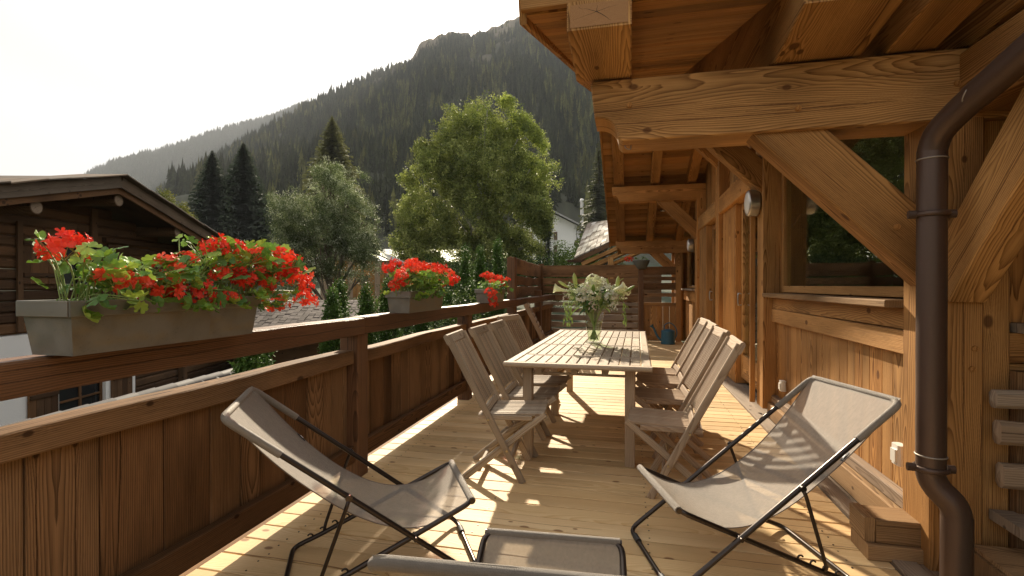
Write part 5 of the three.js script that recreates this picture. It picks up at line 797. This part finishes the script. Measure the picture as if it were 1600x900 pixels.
// two dark spruces, a pale larch and a tall pine
function spruce(name, label, [x, y, z], h, w, n, color, group, sparse = 0) {
  const t = thing(name, label, 'tree', [x, y, z], rr(0, 6), group), P = [], C = [];
  for (let i = 0; i < n; i++) {
    const f = Math.pow(rnd(), 0.8), yy = h * (0.06 + 0.93 * f), R = w * Math.pow(1 - f, 0.8) * rr(0.6, 1.1) + 0.1, a = rr(0, 6.283), dr = 0.28 + 0.25 * (1 - f), ca = Math.cos(a), sa = Math.sin(a), v = rr(0.6, 1.35);
    if (noise(a * 1.3, yy / (h * 0.05), 87) < -0.9 + sparse) continue;
    const seg = 5, pt = (k, side, dn) => { const r = R * k, wd = R * 0.3 * Math.sin(Math.PI * (0.12 + 0.85 * k)) * side; return [ca * r - sa * wd, yy - R * dr * k + R * 0.2 * k * k - dn, sa * r + ca * wd]; };
    for (let k = 0; k < seg; k++) { const k0 = k / seg, k1 = (k + 1) / seg, km = (k0 + k1) / 2; for (const s of [-1, 1]) { const A = pt(k0, 0, 0), B = pt(k1, 0, 0), D = pt(km + 0.12, s * rr(0.8, 1.5), R * rr(0.03, 0.13)); P.push(...A, ...(s > 0 ? [...B, ...D] : [...D, ...B])); for (let c = 0; c < 3; c++) C.push(color[0] * v, color[1] * v, color[2] * v); } }
  }
  const g = new THREE.BufferGeometry(); g.setAttribute('position', new THREE.Float32BufferAttribute(P, 3)); g.setAttribute('color', new THREE.Float32BufferAttribute(C, 3)); g.computeVertexNormals();
  part('trunk', new THREE.CylinderGeometry(0.04, w * 0.07, h * 0.97, 8), M_bark, t, [0, h * 0.48, 0]); part('crown', g, M_spruce, t).userData.kind = 'stuff'; return t;
}
const M_spruce = new THREE.MeshPhysicalMaterial({ vertexColors: true, roughness: 0.8, transmission: 0.25, thickness: 0, side: THREE.DoubleSide });
spruce('spruce_tree', 'dark spruce just left of its taller twin above the log chalet roof', [-48.7, 0.5, -50.2], 17.2, 5.2, 2600, [0.05, 0.07, 0.034]);
spruce('spruce_tree', 'taller dark spruce of the pair above the log chalet roof', [-46.6, 0.5, -52.8], 18.8, 5.8, 2900, [0.052, 0.074, 0.036]);
spruce('larch_tree', 'tall pale yellowish larch behind the silvery tree', [-49.2, 2.5, -75.8], 28, 9.5, 1900, [0.2, 0.2, 0.06], undefined, 0.2);
spruce('small_spruce', 'small dark conifer in front of the white house', [-7.2, 0, -45.5], 8.0, 1.5, 420, [0.05, 0.075, 0.03]);
spruce('larch_tree', 'narrow larch beside the eaves right of the birch', [-4.4, 2, -75], 21, 4.5, 800, [0.11, 0.12, 0.04], undefined, 0.25);
broadleaf('young_tree', 'small yellow green tree above the log chalet eaves', 'tree', [-35.6, -1, -32.8], { n: 900, size: 0.4, trunk: 0.1, gap: 0.2, colors: [[0.28, 0.28, 0.06], [0.2, 0.23, 0.05]], lobes: [[-0.6, 8.2, 0, 0.7, 1.7], [1.0, 7.4, 0.2, 0.9, 1.5], [0, 6, 0, 1.6, 1.8]] });
// shrubs below the white house and behind the screen
const shrub = (label, p, r, h, n, colors, size = 0.3) => broadleaf('shrub', label, 'shrub', p, { n, size, trunk: 0.05, colors, gap: 0.1, tufts: 10, lobes: [[0, h * 0.55, 0, r, h * 0.5], [r * 0.6, h * 0.4, 0.1, r * 0.7, h * 0.42], [-r * 0.6, h * 0.4, 0, r * 0.7, h * 0.4]] });
const bright = [[0.17, 0.24, 0.05], [0.22, 0.3, 0.07], [0.1, 0.16, 0.04]], deep = [[0.06, 0.1, 0.03], [0.09, 0.14, 0.04], [0.045, 0.075, 0.025]];
shrub('bright green bush in front of the slate roofed house', [-3.7, 0.2, -33.5], 1.5, 3.9, 1500, bright, 0.34);
shrub('dark bush under the small conifer behind the screen', [-6.2, 0, -36], 1.8, 3.3, 1400, deep, 0.34);
shrub('green bushes between the birch and the screen', [-9.0, 0, -34], 2.6, 3.0, 2200, deep, 0.36);
shrub('lit green hedge beneath the birch, left of the thuja pair', [-11.5, -0.4, -31], 3.2, 3.0, 2600, bright.concat(deep), 0.36);
shrub('green bush right of the middle flower box, below the birch', [-7.2, -1.2, -17.5], 1.6, 2.9, 2200, bright.concat(deep), 0.2);
shrub('low leafy bush outside the railing under the farthest flower box', [-3.6, -1.5, -10.2], 0.9, 2.1, 2200, bright.concat(deep), 0.13);
// clipped thuja columns in a row outside the railing
const THUJA = [[-4.0, -4.6, 0.5, 'thuja column nearest the camera, seen between the rails behind the left deckchair'], [-4.35, -5.2, 0.42, 'second thuja column from the camera, seen between the rails'], [-5.0, -7.7, 0.92, 'thuja column left of the group behind the second railing post'], [-5.3, -8.4, 1.1, 'tallest thuja of the group left of the middle flower box'], [-4.95, -8.75, 1.0, 'thuja just left of the middle flower box'], [-4.55, -8.9, 1.12, 'thuja touching the left end of the middle flower box'], [-4.3, -9.9, 0.85, 'thuja below the middle flower box'], [-4.1, -11, 0.9, 'thuja below the right end of the middle flower box'], [-3.9, -12.1, 1.1, 'thuja between the middle and farthest flower boxes'], [-4.75, -14.2, 2.1, 'left thuja of the pair above the farthest flower box'], [-4.35, -14.4, 2.15, 'middle thuja above the farthest flower box'], [-3.85, -14.5, 2.35, 'right thuja above the farthest flower box, next to the screen']];
for (const [x, z, top, label] of THUJA) {
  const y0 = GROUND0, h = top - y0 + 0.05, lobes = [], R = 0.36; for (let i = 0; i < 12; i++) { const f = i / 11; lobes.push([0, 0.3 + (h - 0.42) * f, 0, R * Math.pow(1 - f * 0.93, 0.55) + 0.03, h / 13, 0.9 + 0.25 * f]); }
  broadleaf('thuja', label, 'thuja', [x, y0, z], { n: 3200, size: 0.13, trunk: 0.04, clumps: SPRAY, hollow: 0.6, gap: 0.0, droop: -0.6, colors: [[0.08, 0.15, 0.03], [0.12, 0.2, 0.045], [0.06, 0.115, 0.025]], lobes });
}

renderer.render(scene, camera);
